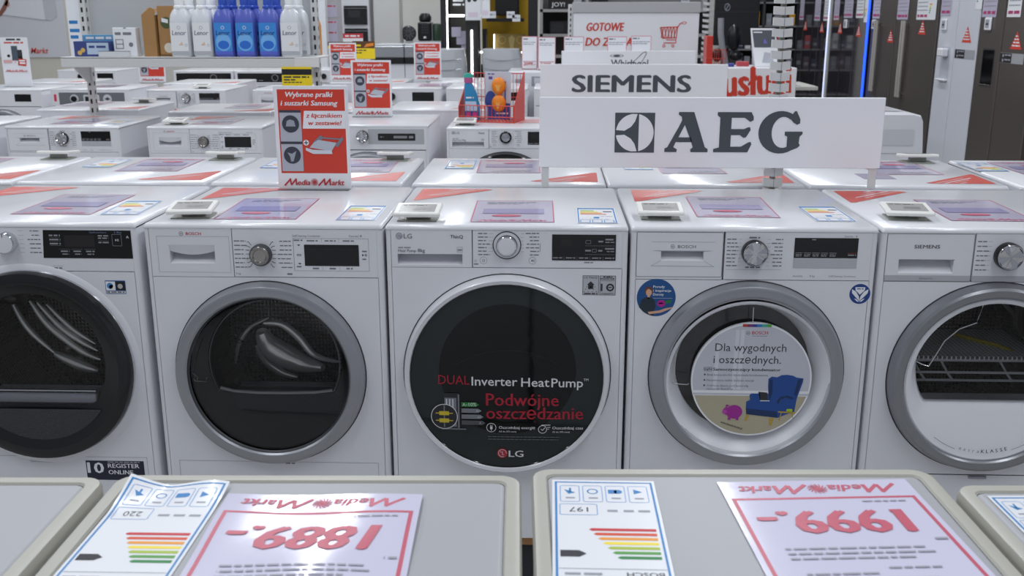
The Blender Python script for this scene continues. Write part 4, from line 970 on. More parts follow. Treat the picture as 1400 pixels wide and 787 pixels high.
t = thing('compact_washer', 'small white washer among the price cards left of the grey signs', 'washing machine', (-.33, 8.12, 0)); 
b = MB(); b.box(0, 0, 0, .385, .5, 1.088, WHITE, .012); b.build('cabinet', t); b = MB(); front_things(b); b.w = .002; b.eps = .001; b.rect(.19, .97, .36, 1.045, GREYP); b.up(); b.rect(.21, .99, .36, 1.035, mat('panel_pale', '#cfd1d8', .4)); b.rect(.06, .985, .12, 1.025, GREYP); b.build('control_panel', t)
for (y0, y1, x0, x1, h, n) in ((5.10, 6.34, -3.6, 1.9, B3, 'third'), (7.47, 8.08, -4.5, .5, .138, 'fifth'), (8.1, 8.68, -4.5, -.34, .138, 'sixth'), (9.97, 10.5, -5, -1.8, .15, 'distant')):
    b = MB(); b.box(x0, y0+.02, 0, x1, y1-.02, h-.03, GAP); b.box(x0, y0, h-.03, x1, y1, h, WOOD, .003); tag(b.build('display_platform'), 'low wooden platform under the %s row of machines' % n, 'platform')

# ------------------------------------------------------------------ signs on posts
def slab_sign(name, loc, w, h, label, posts, dep=.016):
    t = thing(name, label, 'sign', loc); b = MB(); b.box(0, 0, 0, w, dep, h, SIGN, .0015); b.build('panel', t)
    for u, d in posts:
        b = MB(); b.box(u-.011, .003, -d, u+.011, .013, 0, SHELF, .001); b.build('post', t)
    return t
def serif_A(b, u, v, w, h, m):
    P = lambda pts: [(u+p[0]*w, v+p[1]*h) for p in pts]
    b.poly(P([(.30, 1), (.30, .92), (.36, .88), (.36, .80), (.05, .12), (-.02, .08), (-.02, 0), (.28, 0), (.28, .07), (.20, .10), (.26, .24), (.52, .24), (.52, .34), (.31, .34), (.46, .66), (.62, .30), (.70, .10), (.64, .07), (.64, 0), (1.02, 0), (1.02, .07), (.95, .11), (.64, 1)]), m) if 0 else None
    b.poly(P([(.30, 1), (.29, .94), (.37, .88), (.38, .80), (.30, .62), (.045, .12), (-.02, .09), (-.02, 0), (.27, 0), (.28, .07), (.19, .12), (.245, .25), (.245, .37), (.305, .37), (.45, .68), (.52, .62), (.66, 1)]), m)
    b.poly(P([(.45, .68), (.57, .37), (.60, .30), (.62, .25), (.66, .12), (.60, .07), (.61, 0), (1.02, 0), (1.02, .08), (.95, .12), (.66, 1), (.52, .62)]), m)
    b.poly(P([(.245, .25), (.64, .25), (.60, .37), (.245, .37)]), m)
def serif_E(b, u, v, w, h, m):
    P = lambda pts: [(u+p[0]*w, v+p[1]*h) for p in pts]
    b.poly(P([(.05, 1), (.05, .92), (.12, .86), (.12, .12), (-.02, .08), (-.02, 0), (.40, 0), (.40, 1)]), m)
    b.poly(P([(.40, 1), (.40, .86), (.72, .86), (.86, .76), (.94, .80), (.94, .88), (.88, 1)]), m)
    b.poly(P([(.40, .58), (.40, .43), (.62, .43), (.72, .36), (.78, .38), (.88, .56), (.86, .63), (.80, .62), (.72, .58)]), m)
    b.poly(P([(.40, .14), (.40, 0), (.83, 0), (.92, .20), (.90, .26), (.84, .25), (.66, .14)]), m)
def serif_G(b, u, v, w, h, m):
    P = lambda pts: [(u+p[0]*w, v+p[1]*h) for p in pts]
    o = [(.5+.50*math.cos(a), .5+.52*math.sin(a)) for a in [math.radians(x) for x in range(52, 321, 12)]]
    i = [(.56+.26*math.cos(a), .5+.38*math.sin(a)) for a in [math.radians(x) for x in range(320, 51, -12)]]
    b.poly(P(o+i), m); b.up()
    b.poly(P([(.80, 1.02), (.84, 1.02), (.93, .82), (.93, .72), (.86, .69), (.78, .74), (.70, .84), (.72, .90)]), m); b.up()
    b.poly(P([(.60, .52), (.60, .43), (.66, .40), (.66, .10), (.74, .05), (.90, .12), (.96, .18), (.93, .24), (.94, .40), (1.0, .46), (1.0, .52)]), m)
t = slab_sign('brand_sign', (-.028, 2.983, 1.066), 1.003, .206, 'long white sign with dark serif lettering and square emblem, nearest of the signs', ((.018, .061), (.985, .061)), .012)
b = MB('front', .0008); u0, v0, s = .2225, .045, .1165
b.rect(u0, v0, u0+s, v0+s, SLET); b.up(); cu, cv, r = u0+s/2, v0+s/2, s*.475
def arc(a0, a1, n=14, rr=r): return [(cu+rr*math.cos(math.radians(a0+(a1-a0)*i/n)), cv+rr*math.sin(math.radians(a0+(a1-a0)*i/n))) for i in range(n+1)]
b.poly(arc(-78, 78, 20), SIGN)
b.poly([(cu+s*.06, cv+r*.98)]+arc(98, 172, 14)+[(cu-r*.55, cv+.05*s), (cu-r*.2, cv+.15*s), (cu+.0*s, cv+.28*s)], SIGN)
b.poly([(cu+s*.06, cv-r*.98)]+list(reversed(arc(-172, -98, 14)))[0:0]+[p for p in arc(262, 188, 14)]+[(cu-r*.55, cv-.05*s), (cu-r*.2, cv-.15*s), (cu+.0*s, cv-.28*s)], SIGN)
serif_A(b, .372, .047, .122, .117, SLET); serif_E(b, .515, .047, .118, .117, SLET); serif_G(b, .642, .046, .128, .119, SLET)
b.build('lettering', t)
t = slab_sign('brand_sign', (-.05, 5.725, 1.065), 1.04, .181, 'white sign with bold dark capital lettering, behind the long emblem sign', ((.02, .948), (1.02, .948)))
b = MB('front', .001); b.text('SIEMENS', .181, .0285, .0925, SLET, .655, bold=.065, res=3); b.build('lettering', t)
t = slab_sign('brand_sign', (.095, 8.05, 1.04), 1.04, .206, 'white sign with thin looping script, mostly hidden behind the two grey lettered signs', ((.02, .902), (1.02, .902)))
b = MB('front', .002); b.text('Whirlpool', .385, .085, .055, SLET, .290, bold=.012)
b.ring(.43, .168, .045, .052, SLET, 24, 0, 2*PI, .22); b.circ(.43, .168, .028, SLET, 16, .007)
b.line([(.53, .10), (.58, .14), (.63, .19), (.655, .20), (.66, .185), (.63, .13), (.60, .095)], .004, SLET); b.build('lettering', t)

# ------------------------------------------------------------------ red posters in clear stands
def poster(loc, label, s=1.0, rz=0):
    w, h = .210*s, .297*s
    t = thing('poster', label, 'poster', loc, rz, 'red washer and dryer offer posters')
    b = MB(); b.box(-w/2-.004*s, 0, 0, w/2+.004*s, .003, h+.004*s, PAPER, .0008)
    b.box(-w/2, -.03, 0, w/2, .05, .003, ACRYL); b.build('stand', t)
    b = MB('front', .0006); q = lambda u, v: (-w/2+u/110*w, h-(v)/145*h)
    R_ = lambda u0, v0, u1, v1, m: b.rect(*q(u0, v1), *q(u1, v0), m)
    R_(0, 0, 110, 145, PAPER); b.up(); R_(4, 3, 107, 122, RED); b.up()
    k = w/110
    b.text('Wybrane pralki', *q(17, 13.5), 7.6*k, PAPER, 72*k, bold=.05, shear=.18); b.text('i suszarki Samsung', *q(9, 25.5), 7.6*k, PAPER, 87*k, bold=.05, shear=.18)
    b.poly([q(44, 33), q(107, 33), q(107, 58), q(41, 58)], PAPER); R_(6, 33, 39, 119, mat('poster_machine', '#b4b8c3', .4)); b.up()
    b.text('z łącznikiem', *q(47, 42.5), 6.6*k, RED, 55*k, bold=.05, shear=.18); b.text('w zestawie!', *q(50, 53), 6.6*k, RED, 51*k, bold=.05, shear=.18)
    dk = mat('poster_dark', '#3b3f4a', .4)
    for v0 in (33, 77.5):
        R_(6, v0-1, 39, v0+2.5, dk); b.circ(*q(22.5, v0+18.5), 13.2*k, dk, 28); 
    b.up(); lt = mat('poster_light', '#9da3ae', .4)
    b.poly([q(15, 55), q(17, 47), q(22, 45), q(28, 47), q(30, 55)], lt); b.poly([q(15, 92), q(22, 94), q(29, 90), q(26, 99), q(24, 105), q(20, 105), q(19, 98)], lt)
    g2 = mat('poster_kit', '#bcc3cd', .4); g3 = mat('poster_kit_dark', '#7b838f', .4)
    b.poly([q(55, 78), q(68, 67), q(72, 71), q(60, 82)], g3); b.poly([q(93, 78), q(101, 69), q(103, 73), q(94, 84), q(89, 83)], g3); b.poly([q(70, 70), q(99, 72), q(99, 74), q(70, 72)], g3); b.up()
    b.poly([q(50, 85), q(58, 77), q(64, 74), q(92, 78), q(84, 90)], g2); b.up(); b.poly([q(44, 85), q(55, 88), q(84, 89), q(85, 94), q(55, 94), q(44, 89)], mat('poster_kit_light', '#d4dae2', .4))
    b.circ(*q(45, 78), 4.4*k, PAPER, 20); b.up(); R_(41.8, 77.3, 48.2, 78.7, dk); R_(44.3, 74.8, 45.7, 81.2, dk)
    lg = MB('front', b.w+.0004); b.plane = 'front'; logo(b, 0, h-139*h/145, 93*k, REDD)
    b.build('print', t); return t
PO = poster((-.692, 2.93, TOP), 'red offer poster in front of all others, standing behind the steel drum dryer')
o = dup(PO, (-.962, 5.50, .975), 0, 'red offer poster standing on the grey strip panel dryer', 'red washer and dryer offer posters')
o = dup(PO, (-.975, 8.2, 1.006), 0, 'distant red offer poster over the washer with black knob', 'red washer and dryer offer posters')
o = dup(PO, (-1.66, 8.22, 1.001), 0, 'distant red offer poster in front of the yellow card', 'red washer and dryer offer posters')
o = dup(PO, (-3.22, 8.2, .991), 0, 'distant red offer poster peeping out below the bottle shelf', 'red washer and dryer offer posters')
t = thing('poster', 'small white poster with phone, fridge and red price flash', 'poster', (-4.08, 7.72, B5+H))
b = MB(); b.box(-.108, 0, 0, .108, .003, .37, PAPER); b.box(-.105, -.03, 0, .105, .05, .003, ACRYL); b.build('stand', t)
b = MB('front', .001); b.eps = .001; b.M = Matrix.Translation((0, 0, -.05)) @ Matrix.Diagonal((1.25, 1, 1.12, 1)); b.dashes(-.045, .045, .355, .011, DINK, 1); b.dashes(-.06, .06, .335, .009, RED, 2); fg_ = mat('fridge_grey', '#4f5a66', .4)
b.rect(-.02, .22, .018, .318, fg_); b.rect(.018, .22, .045, .292, BLK); b.rr(-.065, .235, -.02, .27, .008, SIGN); b.up(); b.circ(-.04, .252, .010, BLK, 16); b.rect(.022, .25, .041, .288, CHAR); b.up(); b.poly([(.012, .19), (.062, .183), (.068, .228), (.018, .235)], RED); b.up(); b.dashes(.022, .06, .215, .01, PAPER, 2); b.dashes(.024, .06, .198, .012, PAPER, 3)
b.dashes(-.075, .0, .205, .02, mat('pink_sheet', '#e3b3b4', .25), 5); logo(b, 0, .145, .14, REDD); b.build('print', t)
# ------------------------------------------------------------------ gondola shelf with softener bottles
def upright(x, y, z0, z1, label, w=.035):
    b = MB(); b.box(x-w/2, y-.02, z0, x+w/2, y+.02, z1, SHELF, .002); b.plane = 'front'; b.w = -(y-.0205)
    n = int((z1-z0)/.05)
    for i in range(n): b.rect(x-.007, z0+.05*i+.01, x+.004, z0+.05*i+.036, BLK)
    b.plane = 'right'; b.w = x+w/2+.0006
    for i in range(n): b.rect(y-.008, z0+.05*i+.012, y+.006, z0+.05*i+.034, CHAR)
    return tag(b.build('slotted_shelf_post'), label, 'shelf post')
upright(-2.592, 5.70, B3, 1.75, 'pale slotted post under the left end of the bottle shelf')
upright(-1.298, 5.70, B3, 1.75, 'pale slotted post beside the last white softener bottle')
b = MB(); b.box(-2.57, 5.715, 1.25, -1.32, 5.73, 1.75, mat('back_board', '#b9bbbd', .5)); tag(b.build('back_board'), 'grey board behind the softener bottles', 'board')
t = thing('wall_shelf', 'long pale shelf board carrying softener bottles and small boxes', 'shelf', (-2.60, 5.38, 1.243))
b = MB(); b.box(0, 0, .045, 1.385, .30, .0535, SHELF, .002); b.box(0, 0, 0, 1.385, .012, .052, SHELF, .002); b.build('board', t)
for u in (.01, 1.28):
    b = MB('right', u); b.prism([(.02, .045), (.30, .045), (.30, -.10), (.27, -.10)], u, u+.006, SHELF); b.build('bracket', t)
b = MB('front', .001); b.rect(1.255, .002, 1.385, .05, mat('shelf_label_strip', '#dcdcda', .3)); b.build('label_strip', t)
SH = 1.2967
def rsec(w, d, z, r=.35, n=20):
    o = []
    for i in range(n):
        a = 2*PI*i/n; c, s = math.cos(a), math.sin(a); e = .55
        o.append((w/2*math.copysign(abs(c)**e, c), d/2*math.copysign(abs(s)**e, s), z))
    return o
def bottle(loc, blue, label, group, rz=0):
    t = thing('softener_bottle', label, 'bottle', loc, rz, group)
    body = mat('bottle_blue', '#5a68c4', .25, coat=.3) if blue else mat('bottle_white', '#dfe2e6', .25, coat=.3)
    cap = mat('cap_blue', '#2f52b8', .3) if blue else mat('cap_white', '#eef0f2', .3)
    b = MB(); b.loft([rsec(w, d, z) for w, d, z in ((.098, .064, 0), (.106, .070, .006), (.108, .072, .03), (.108, .072, .17), (.106, .070, .19), (.096, .064, .215), (.072, .054, .236), (.054, .050, .246))], body, True, False); b.build('body', t)
    b = MB(); b.lathe([(.026, .243), (.029, .247), (.029, .258), (.024, .264), (.0245, .300), (.022, .305), (.0005, .306)], cap, n=24); b.build('cap', t)
    b = MB('front', .0372); lw, lt_ = (mat('label_sky', '#3f8ddb', .35), PAPER) if blue else (mat('label_pale', '#e9eaec', .35), mat('label_script_grey', '#5b5e78', .4))
    b.rr(-.046, .022, .046, .175, .004, lw); b.up(); b.rect(-.046, .012, .046, .030, mat('band_blue', '#5b6bd0', .3) if blue else mat('band_grey', '#b7bac0', .3))
    if blue: b.circ(0, .075, .040, mat('label_glow', '#78b6ee', .35), 24, .045); b.up(); b.circ(0, .062, .030, mat('label_mid', '#2f6fd0', .35), 20, .022)
    else: 
        for i in range(3): b.rect(-.004+.006*i, .060+.006*i, .018-.002*i, .064+.006*i, mat('label_gold', '#d9ab86', .4))
        b.ring(.034, .06, .005, .007, GREYP, 16)
    b.up(); b.ring(0, .150, .007, .009, lt_ if blue else GREYP, 16)
    sc = lt_ if not blue else mat('label_script_navy', '#1e2b6b', .4)
    b.text('Lenor', -.037, .112, .024, sc, .074, bold=.02, shear=.12); b.build('label', t); return t
bw = bottle((-1.955, 5.43, SH), False, 'white softener bottle nearest the cardboard boxes, front of the shelf', 'softener bottles')
bb = bottle((-1.721, 5.43, SH), True, 'blue softener bottle next to the white ones, front of the shelf', 'softener bottles')
dup(bw, (-1.836, 5.43, SH), .0, 'white softener bottle touching the first blue bottle, front of the shelf', 'softener bottles')
dup(bb, (-1.606, 5.43, SH), .02, 'middle blue softener bottle, front of the shelf', 'softener bottles')
dup(bb, (-1.482, 5.43, SH), 0, 'last blue softener bottle before the white one by the post', 'softener bottles')
dup(bw, (-1.367, 5.43, SH), .03, 'white softener bottle right of the blue ones, beside the slotted post', 'softener bottles')
for x, m, n in ((-1.94, bw, 'white softener bottle behind the one nearest the cardboard boxes'), (-1.82, bw, 'white softener bottle behind the one touching the blue bottles'), (-1.705, bb, 'blue softener bottle behind the first blue bottle'), (-1.59, bb, 'blue softener bottle behind the middle blue bottle'), (-1.466, bb, 'blue softener bottle behind the last blue bottle'), (-1.35, bw, 'white softener bottle behind the one beside the post')):
    dup(m, (x, 5.535, SH), 0, n, 'softener bottles')
# small boxes at the left of the shelf
t = thing('tablet_box', 'blue box of cleaning tablets lying at the end of the shelf', 'box', (-2.54, 5.42, SH), .05); b = MB(); b.box(0, 0, 0, .19, .06, .08, mat('box_navy', '#3d4a86', .4), .002); b.build('carton', t)
b = MB('front', .001); b.rect(.07, .012, .185, .072, mat('box_mist', '#b8cbe0', .4)); b.circ(.03, .02, .012, mat('box_gold', '#d6b35e', .4), 14); b.circ(.048, .034, .012, mat('box_gold', '#d6b35e', .4), 14); b.up(); b.dashes(.08, .17, .045, .012, mat('box_navy', '#3d4a86', .4)); b.build('print', t)
t = thing('tablet_box', 'tall light blue box standing behind the navy tablet box', 'box', (-2.525, 5.50, SH), 0); b = MB(); b.box(0, 0, 0, .185, .05, .112, mat('box_sky', '#5d9cc6', .4), .002); b.build('carton', t); b = MB('front', .001); b.dashes(.02, .16, .09, .012, PAPER, 3); b.build('print', t)
t = thing('leaflet_tray', 'low white tray in front of the white box on the shelf', 'tray', (-2.40, 5.395, SH), 0); b = MB(); b.box(0, 0, 0, .17, .02, .030, mat('tray_white', '#d9dbde', .3), .003); b.box(0, .0, .026, .17, .02, .030, CHROME, .001); b.build('tray', t)
t = thing('accessory_box', 'white accessory box with grey print standing on the shelf', 'box', (-2.335, 5.45, SH)); b = MB(); b.box(0, 0, 0, .125, .06, .15, PAPER, .002); b.build('carton', t)
b = MB('front', .001); b.dashes(.012, .11, .112, .014, INK, 2); b.frame(.012, .04, .055, .09, .004, INK); b.rect(.012, .063, .055, .067, INK); b.circ(.095, .062, .012, INK, 14); b.rect(.06, .145, .075, .15, INK); b.build('print', t)
KR = mat('kraft_card', '#a87f4e', .6, noise=.08, nscale=25); KD = mat('kraft_inside', '#7d5a33', .7)
t = thing('cardboard_box', 'narrow torn brown cardboard box on the shelf, open at its top', 'box', (-2.175, 5.46, SH), -.15); b = MB(); b.box(0, 0, 0, .075, .10, .215, KR); b.prism([(0, .215), (.055, .255), (.075, .245), (.075, .215)], 0, -.004, KR); b.box(.004, .004, .2155, .071, .096, .216, KD); b.build('carton', t)
b = MB(); b.loft([[(.0, 0, .215), (.075, 0, .215)], [(.02, .035, .252), (.085, .03, .246)]], KR, closed=False); b.build('flap', t)
t = thing('cardboard_box', 'brown cardboard box with dark green emblem and round window', 'box', (-2.088, 5.46, SH), -.04); b = MB(); b.box(0, 0, 0, .088, .10, .262, KR, .001); b.build('carton', t)
b = MB('front', .001); b.circ(.044, .175, .030, mat('emblem_green', '#4d5a37', .5), 22); b.up(); b.poly([(.02, .18), (.055, .172), (.057, .192), (.022, .200)], PAPER); b.circ(.05, .045, .026, mat('window_cream', '#d9d3c5', .5), 20); b.rect(.0, .0, .088, .012, KD); b.build('print', t)
t = thing('bottle', 'orange bottle with white label behind the right shelf post', 'bottle', (-1.343, 5.85, 1.285)); b = MB(); b.loft([rsec(w, .06, z) for w, z in ((.075, 0), (.085, .01), (.085, .17), (.05, .22))], mat('bottle_orange', '#e39a3a', .3), True, True); b.build('body', t); b = MB(); b.lathe([(.02, .215), (.02, .245), (.0005, .246)], mat('cap_cream', '#efe3c0', .4), n=16); b.build('cap', t)
t = thing('wall_shelf', 'short shelf behind the right slotted post, holding the orange bottle', 'shelf', (-1.43, 5.74, 1.243)); b = MB(); b.box(0, 0, .03, .11, .28, .042, SHELF, .002); b.build('board', t)
# white strip banner and yellow cards
b = MB(); b.box(-2.69, 5.70, 1.26, -2.612, 5.705, 1.75, PAPER); b.plane = 'front'; b.w = -5.6995
for i, (z, l) in enumerate(((1.465, .062), (1.42, .055), (1.385, .045))): b.dashes(-2.682, -2.682+l, z, .018, BLUE, i)
tag(b.build('strip_banner'), 'narrow white banner with blue words left of the shelf post', 'banner')
b = MB(); b.box(-1.415, 5.372, 1.135, -1.255, 5.376, 1.246, YEL); b.plane = 'front'; b.w = -5.3715; b.rect(-1.415, 1.205, -1.255, 1.235, BLKM); b.up(); b.dashes(-1.405, -1.27, 1.19, .008, DINK, 1); b.dashes(-1.405, -1.34, 1.176, .007, DINK, 2); b.dashes(-1.405, -1.31, 1.164, .005, DINK, 3); tag(b.build('price_card'), 'yellow price card with black header hanging under the bottle shelf', 'price card', 'yellow price cards')
b = MB(); b.box(-1.53, 8.402, 1.0, -1.51, 8.406, 1.18, SHELF); b.box(-1.612, 8.40, 1.17, -1.43, 8.404, 1.31, YEL); b.plane = 'front'; b.w = -8.3990; b.eps = .001; b.rect(-1.612, 1.255, -1.43, 1.312, mat('card_brown', '#5a3a1c', .5)); b.up(); b.poly([(-1.52, 1.262), (-1.44, 1.275), (-1.44, 1.298), (-1.50, 1.29)], mat('card_orange', '#e58a2a', .5)); b.dashes(-1.60, -1.53, 1.27, .015, YEL, 2); b.dashes(-1.60, -1.50, 1.235, .008, DINK, 1); b.dashes(-1.60, -1.54, 1.215, .008, DINK, 5); tag(b.build('price_card'), 'yellow price card with brown header between the distant red posters', 'price card', 'yellow price cards')
b = MB(); b.box(-1.75, 8.552, 1.0, -1.73, 8.556, 1.26, SHELF); b.box(-1.85, 8.55, 1.25, -1.62, 8.554, 1.30, YEL); b.plane = 'front'; b.w = -8.549; b.eps = .001; b.rect(-1.85, 1.27, -1.62, 1.302, mat('card_brown', '#5a3a1c', .5)); tag(b.build('price_card'), 'yellow price card half hidden behind the distant brown headed one', 'price card', 'yellow price cards')

# ------------------------------------------------------------------ red wire basket and what is in it
t = thing('wire_basket', 'red wire display basket standing on a white dryer', 'basket', (-.475, 5.35, T3), -.25)
b = MB(); w = .30
for k in range(3): b.tube([(0, 0, .003+.004*k), (w, 0, .003+.004*k)], .002, REDW, 6)
b.prism([], 0, 0, REDW) if 0 else None
def plate_side(x):
    b = MB('right'); b.prism([(0, 0), (.20, .0), (.20, .25), (.19, .255), (0, .085)], x, x+.004, REDW); return b
plate_side(-.004).build('side_panel', t); plate_side(w).build('side_panel', t)
b = MB()
for i in range(16): b.tube([(w*i/15, .003, .0), (w*i/15, .003, .088)], .0016, REDW, 5); b.tube([(w*i/15, .198, .0), (w*i/15, .198, .245)], .0016, REDW, 5); b.tube([(w*i/15, .003, .004), (w*i/15, .198, .004)], .0016, REDW, 5)
for z in (.004, .03, .088): b.tube([(0, .002, z), (w, .002, z)], .0028, REDW, 6)
for z in (.004, .12, .245): b.tube([(0, .199, z), (w, .199, z)], .0028, REDW, 6)
for y in (.05, .10, .15): b.tube([(0, y, .004), (w, y, .004)], .0016, REDW, 5)
b.build('wire_mesh', t)
t = thing('stain_remover_bottle', 'blue flat bottle with turquoise cap leaning in the red basket', 'bottle', (-.408, 5.388, T3+.007)); bl = mat('remover_blue', '#2d86b8', .3)
b = MB(); b.loft([rsec(w_, d_, z) if 0 else [(p[0]+dx, p[1], p[2]) for p in rsec(w_, d_, z)] for w_, d_, z, dx in ((.080, .045, 0, .0), (.084, .05, .01, 0), (.082, .05, .08, 0), (.066, .045, .14, -.008), (.044, .04, .185, -.018), (.034, .034, .195, -.02))], bl, True, True); b.build('body', t)
b = MB(); b.loft([[(p[0]-.018, p[1], p[2]) for p in rsec(.046, .042, z)] for z in (.195, .225)], mat('cap_pink', '#b8588c', .35), True, True); b.loft([[(p[0]-.018, p[1], p[2]) for p in rsec(k, .042, z)] for k, z in ((.050, .222), (.05, .236), (.03, .244))], mat('cap_turquoise', '#3fb0a0', .35), True, True); b.build('cap', t)
b = MB('front', .0262); b.poly([(-.036, .05), (.03, .05), (.022, .10), (-.034, .10)], mat('label_frost', '#bcd3ea', .4)); b.poly([(-.036, .012), (.036, .012), (.034, .048), (-.036, .048)], mat('label_purple', '#3f4b95', .4)); b.up(); b.circ(-.018, .032, .012, mat('label_magenta', '#d23b8c', .4), 14); b.circ(.014, .032, .012, mat('label_magenta', '#d23b8c', .4), 14); b.dashes(-.03, .01, .115, .008, PAPER, 3); b.build('label', t)
t = thing('dryer_ball_pack', 'blister card with two orange dryer balls standing in the red basket', 'package', (-.345, 5.405, T3+.007), -.1); b = MB(); b.box(0, .03, 0, .14, .034, .25, mat('card_frost', '#cfd2de', .3), .001); b.plane = 'front'; b.w = -.029
b.rect(.012, 0, .135, .085, mat('card_blue', '#3b4f9d', .4)); b.circ(.03, .10, .03, mat('card_blue', '#3b4f9d', .4), 20, .05); b.rect(.105, .09, .112, .20, mat('card_blue', '#3b4f9d', .4)); b.up(); b.rect(.02, .21, .04, .225, mat('card_purple', '#6a4fa0', .4)); b.dashes(.06, .125, .028, .008, PAPER, 2); b.dashes(.015, .05, .235, .006, mat('card_purple', '#6a4fa0', .4), 4); b.build('card', t)
for z in (.165, .075):
    o = mat('orange_rubber', '#f08a1c', .4); b = MB(); b.ball((.077, .008, z+.012), (.038, .020, .045), o, 20, 10); d = b.build('dryer_ball', t)
    b = MB()
    for i in range(9):
        a = -.9+1.8*i/8; b.tube([(.077+.004*math.sin(a), -.0135+.004, z-.015), (.077+.016*math.sin(a), -.0125+.001, z+.012), (.077+.032*math.sin(a), -.004+.004*abs(a), z+.035*math.cos(a)+.010)], .0018, mat('orange_ridge', '#f6b25a', .4), 5)
    b.build('ridges', d)
dup(PROTO_TAG, (-.43, 5.19, T3), .0, 'grey electronic price tag in front of the red wire basket', GRT)

# ------------------------------------------------------------------ notched white post behind the long sign
b = MB(); x, y = .672, 3.006; b.box(x-.006, y+.004, .16, x+.006, y+.028, 1.78, mat('post_core', '#8d8a80', .5))
z = .17
while z < 1.76:
    for s in (-1, 1):
        b.add([(x, y-.006, z), (x+s*.028, y+.004, z+.002), (x+s*.028, y+.004, z+.025), (x, y-.006, z+.023), (x, y+.0, z), (x+s*.026, y+.03, z+.002), (x+s*.026, y+.03, z+.025), (x, y+.0, z+.023)], [(0, 1, 2, 3), (1, 5, 6, 2), (3, 2, 6, 7), (0, 4, 5, 1)], SHELF)
    b.box(x-.001, y-.007, z, x+.001, y-.005, z+.021, GREYP)
    z += .031
tag(b.build('notched_post'), 'white notched upright rising behind the long emblem sign', 'post')
# ------------------------------------------------------------------ fridges along the side wall
DS = mat('fridge_dark_steel', '#6b6460', .3, metal=.55, noise=.04, nscale=4); FW = mat('fridge_white', '#cdd0d8', .3); FS = mat('fridge_side_grey', '#6b6a80', .45); BG_ = mat('fridge_black_glass', '#3a373c', .08, metal=.2, coat=.6)
def fridge(y0, y1, m, label, gap, handles=0, disp=None, tri=None, tags=(), sheets=(), energy=(), plates=(), x=3.0, one=False):
    w = y1-y0; yc = (y0+y1)/2; L = lambda Y: yc-Y                     # local x grows towards the camera
    t = thing('fridge', label, 'fridge', (x, yc, 0), -PI/2, 'fridges along the side wall')
    b = MB(); b.box(-w/2+.004, .045, .03, w/2-.004, .72, 1.80, FS if m is not FW else FW, .005); b.box(-w/2+.02, .0435, .1, w/2-.02, .0448, 1.78, BLK); b.build('cabinet', t)
    b = MB(); b.box(-w/2+.03, .06, 0, w/2-.03, .68, .032, BLK); b.build('plinth', t)
    parts = ((-w/2+.003, w/2-.003),) if one else ((-w/2+.003, L(gap)-.008), (L(gap)+.008, w/2-.003))
    doors = []
    for a, c in parts:
        b = MB(); b.box(a, 0, .06, c, .043, 1.80, m, .006); doors.append(b.build('door', t))
    for h in range(handles):
        hx = L(gap)+(-.028, .028)[h]; b = MB(); b.tube([(hx, -.035, .84), (hx, -.035, 1.47)], .014, mat('handle_steel', '#b5b0aa', .3, metal=.3), 10); b.box(hx-.01, -.035, .86, hx+.01, 0, .885, STEEL); b.box(hx-.01, -.035, 1.42, hx+.01, 0, 1.445, STEEL); b.build('handle', doors[h])
    k = 0
    for a, c in (disp or ()):
        b = MB('front', .001); b.rect(L(a), 1.045, L(c), 1.28, BLACK if m is not FW else mat('dispenser_grey', '#b9bcc6', .3)); b.up(5)
        if m is FW: b.box(L(a)+.03, -.05, 1.21, L(c)-.03, 0, 1.27, WPL, .008); b.box(L(a), -.03, 1.03, L(c), 0, 1.045, WPL, .004); 
        else: b.box(L(a)-.01, -.004, 1.035, L(c)+.01, 0, 1.05, STEEL, .001); b.rframe(L(a)-.008, 1.04, L(c)+.008, 1.29, .01, .008, CHAR)
        b.build('dispenser', doors[0])
    if tri is not None:
        b = MB('front', .0015); b.eps = .001
        for ty, tz in tri:
            u = L(ty); b.poly([(u-.085, tz), (u+.085, tz), (u, tz+.115)], RED); b.up()
            for i in range(4): b.dashes(u-.055+.012*i, u+.055-.012*i, tz+.018+.02*i, .009, PAPER, i)
        b.build('warning_triangle', t)
    for i, (ty, tz) in enumerate(tags):
        b = MB(); b.box(L(ty)-.05, -.014, tz, L(ty)+.05, 0, tz+.085, PAPER, .006); b.plane = 'front'; b.w = .0145; b.eps = .001; b.rect(L(ty)-.030, tz+.015, L(ty)+.030, tz+.07, GREYP); b.up(); b.dashes(L(ty)-.02, L(ty)+.02, tz+.035, .012, CHAR); b.build('price_tag', t)
    for i, (ya, yb, z0) in enumerate(sheets):
        b = MB('front', .0015); b.eps = .001; b.rect(L(ya), z0, L(yb), 1.72, PAPER if i % 2 else LAV); b.up(); b.dashes(L(ya)+.02, L(yb)-.02, z0+.02, .02, mat('magenta_print', '#b0376e', .4), 4)
        for q in range(5): b.dashes(L(ya)+.02, L(yb)-.02, z0+.07+.03*q, .008, GREYP, q)
        b.build('price_sheet', t)
    for ya, yb, z0 in energy:
        b = MB('front', .0015); b.eps = .001; b.rect(L(ya), z0, L(yb), 1.72, PAPER); b.up()
        for q in range(5): b.rect(L(ya)+.015, z0+.05+.016*q, L(ya)+.035+.008*q, z0+.060+.016*q, EM[6-q])
        b.build('energy_label', t)
    for ya, yb in plates:
        b = MB('front', .0015); b.eps = .001; b.rect(L(ya), 1.205, L(yb), 1.270, mat('plate_grey', '#a2a3a8', .35)); b.up(); b.rect(L(ya), 1.207, (L(ya)+L(yb))/2, 1.268, BLKM); b.up()
        for q in range(2): b.circ(L(ya)+.05, 1.222+.03*q, .011, GREYP, 12); b.dashes(L(ya)+.075, (L(ya)+L(yb))/2-.01, 1.222+.03*q, .009, GREYP, q)
        b.build('feature_plate', t)
    return t
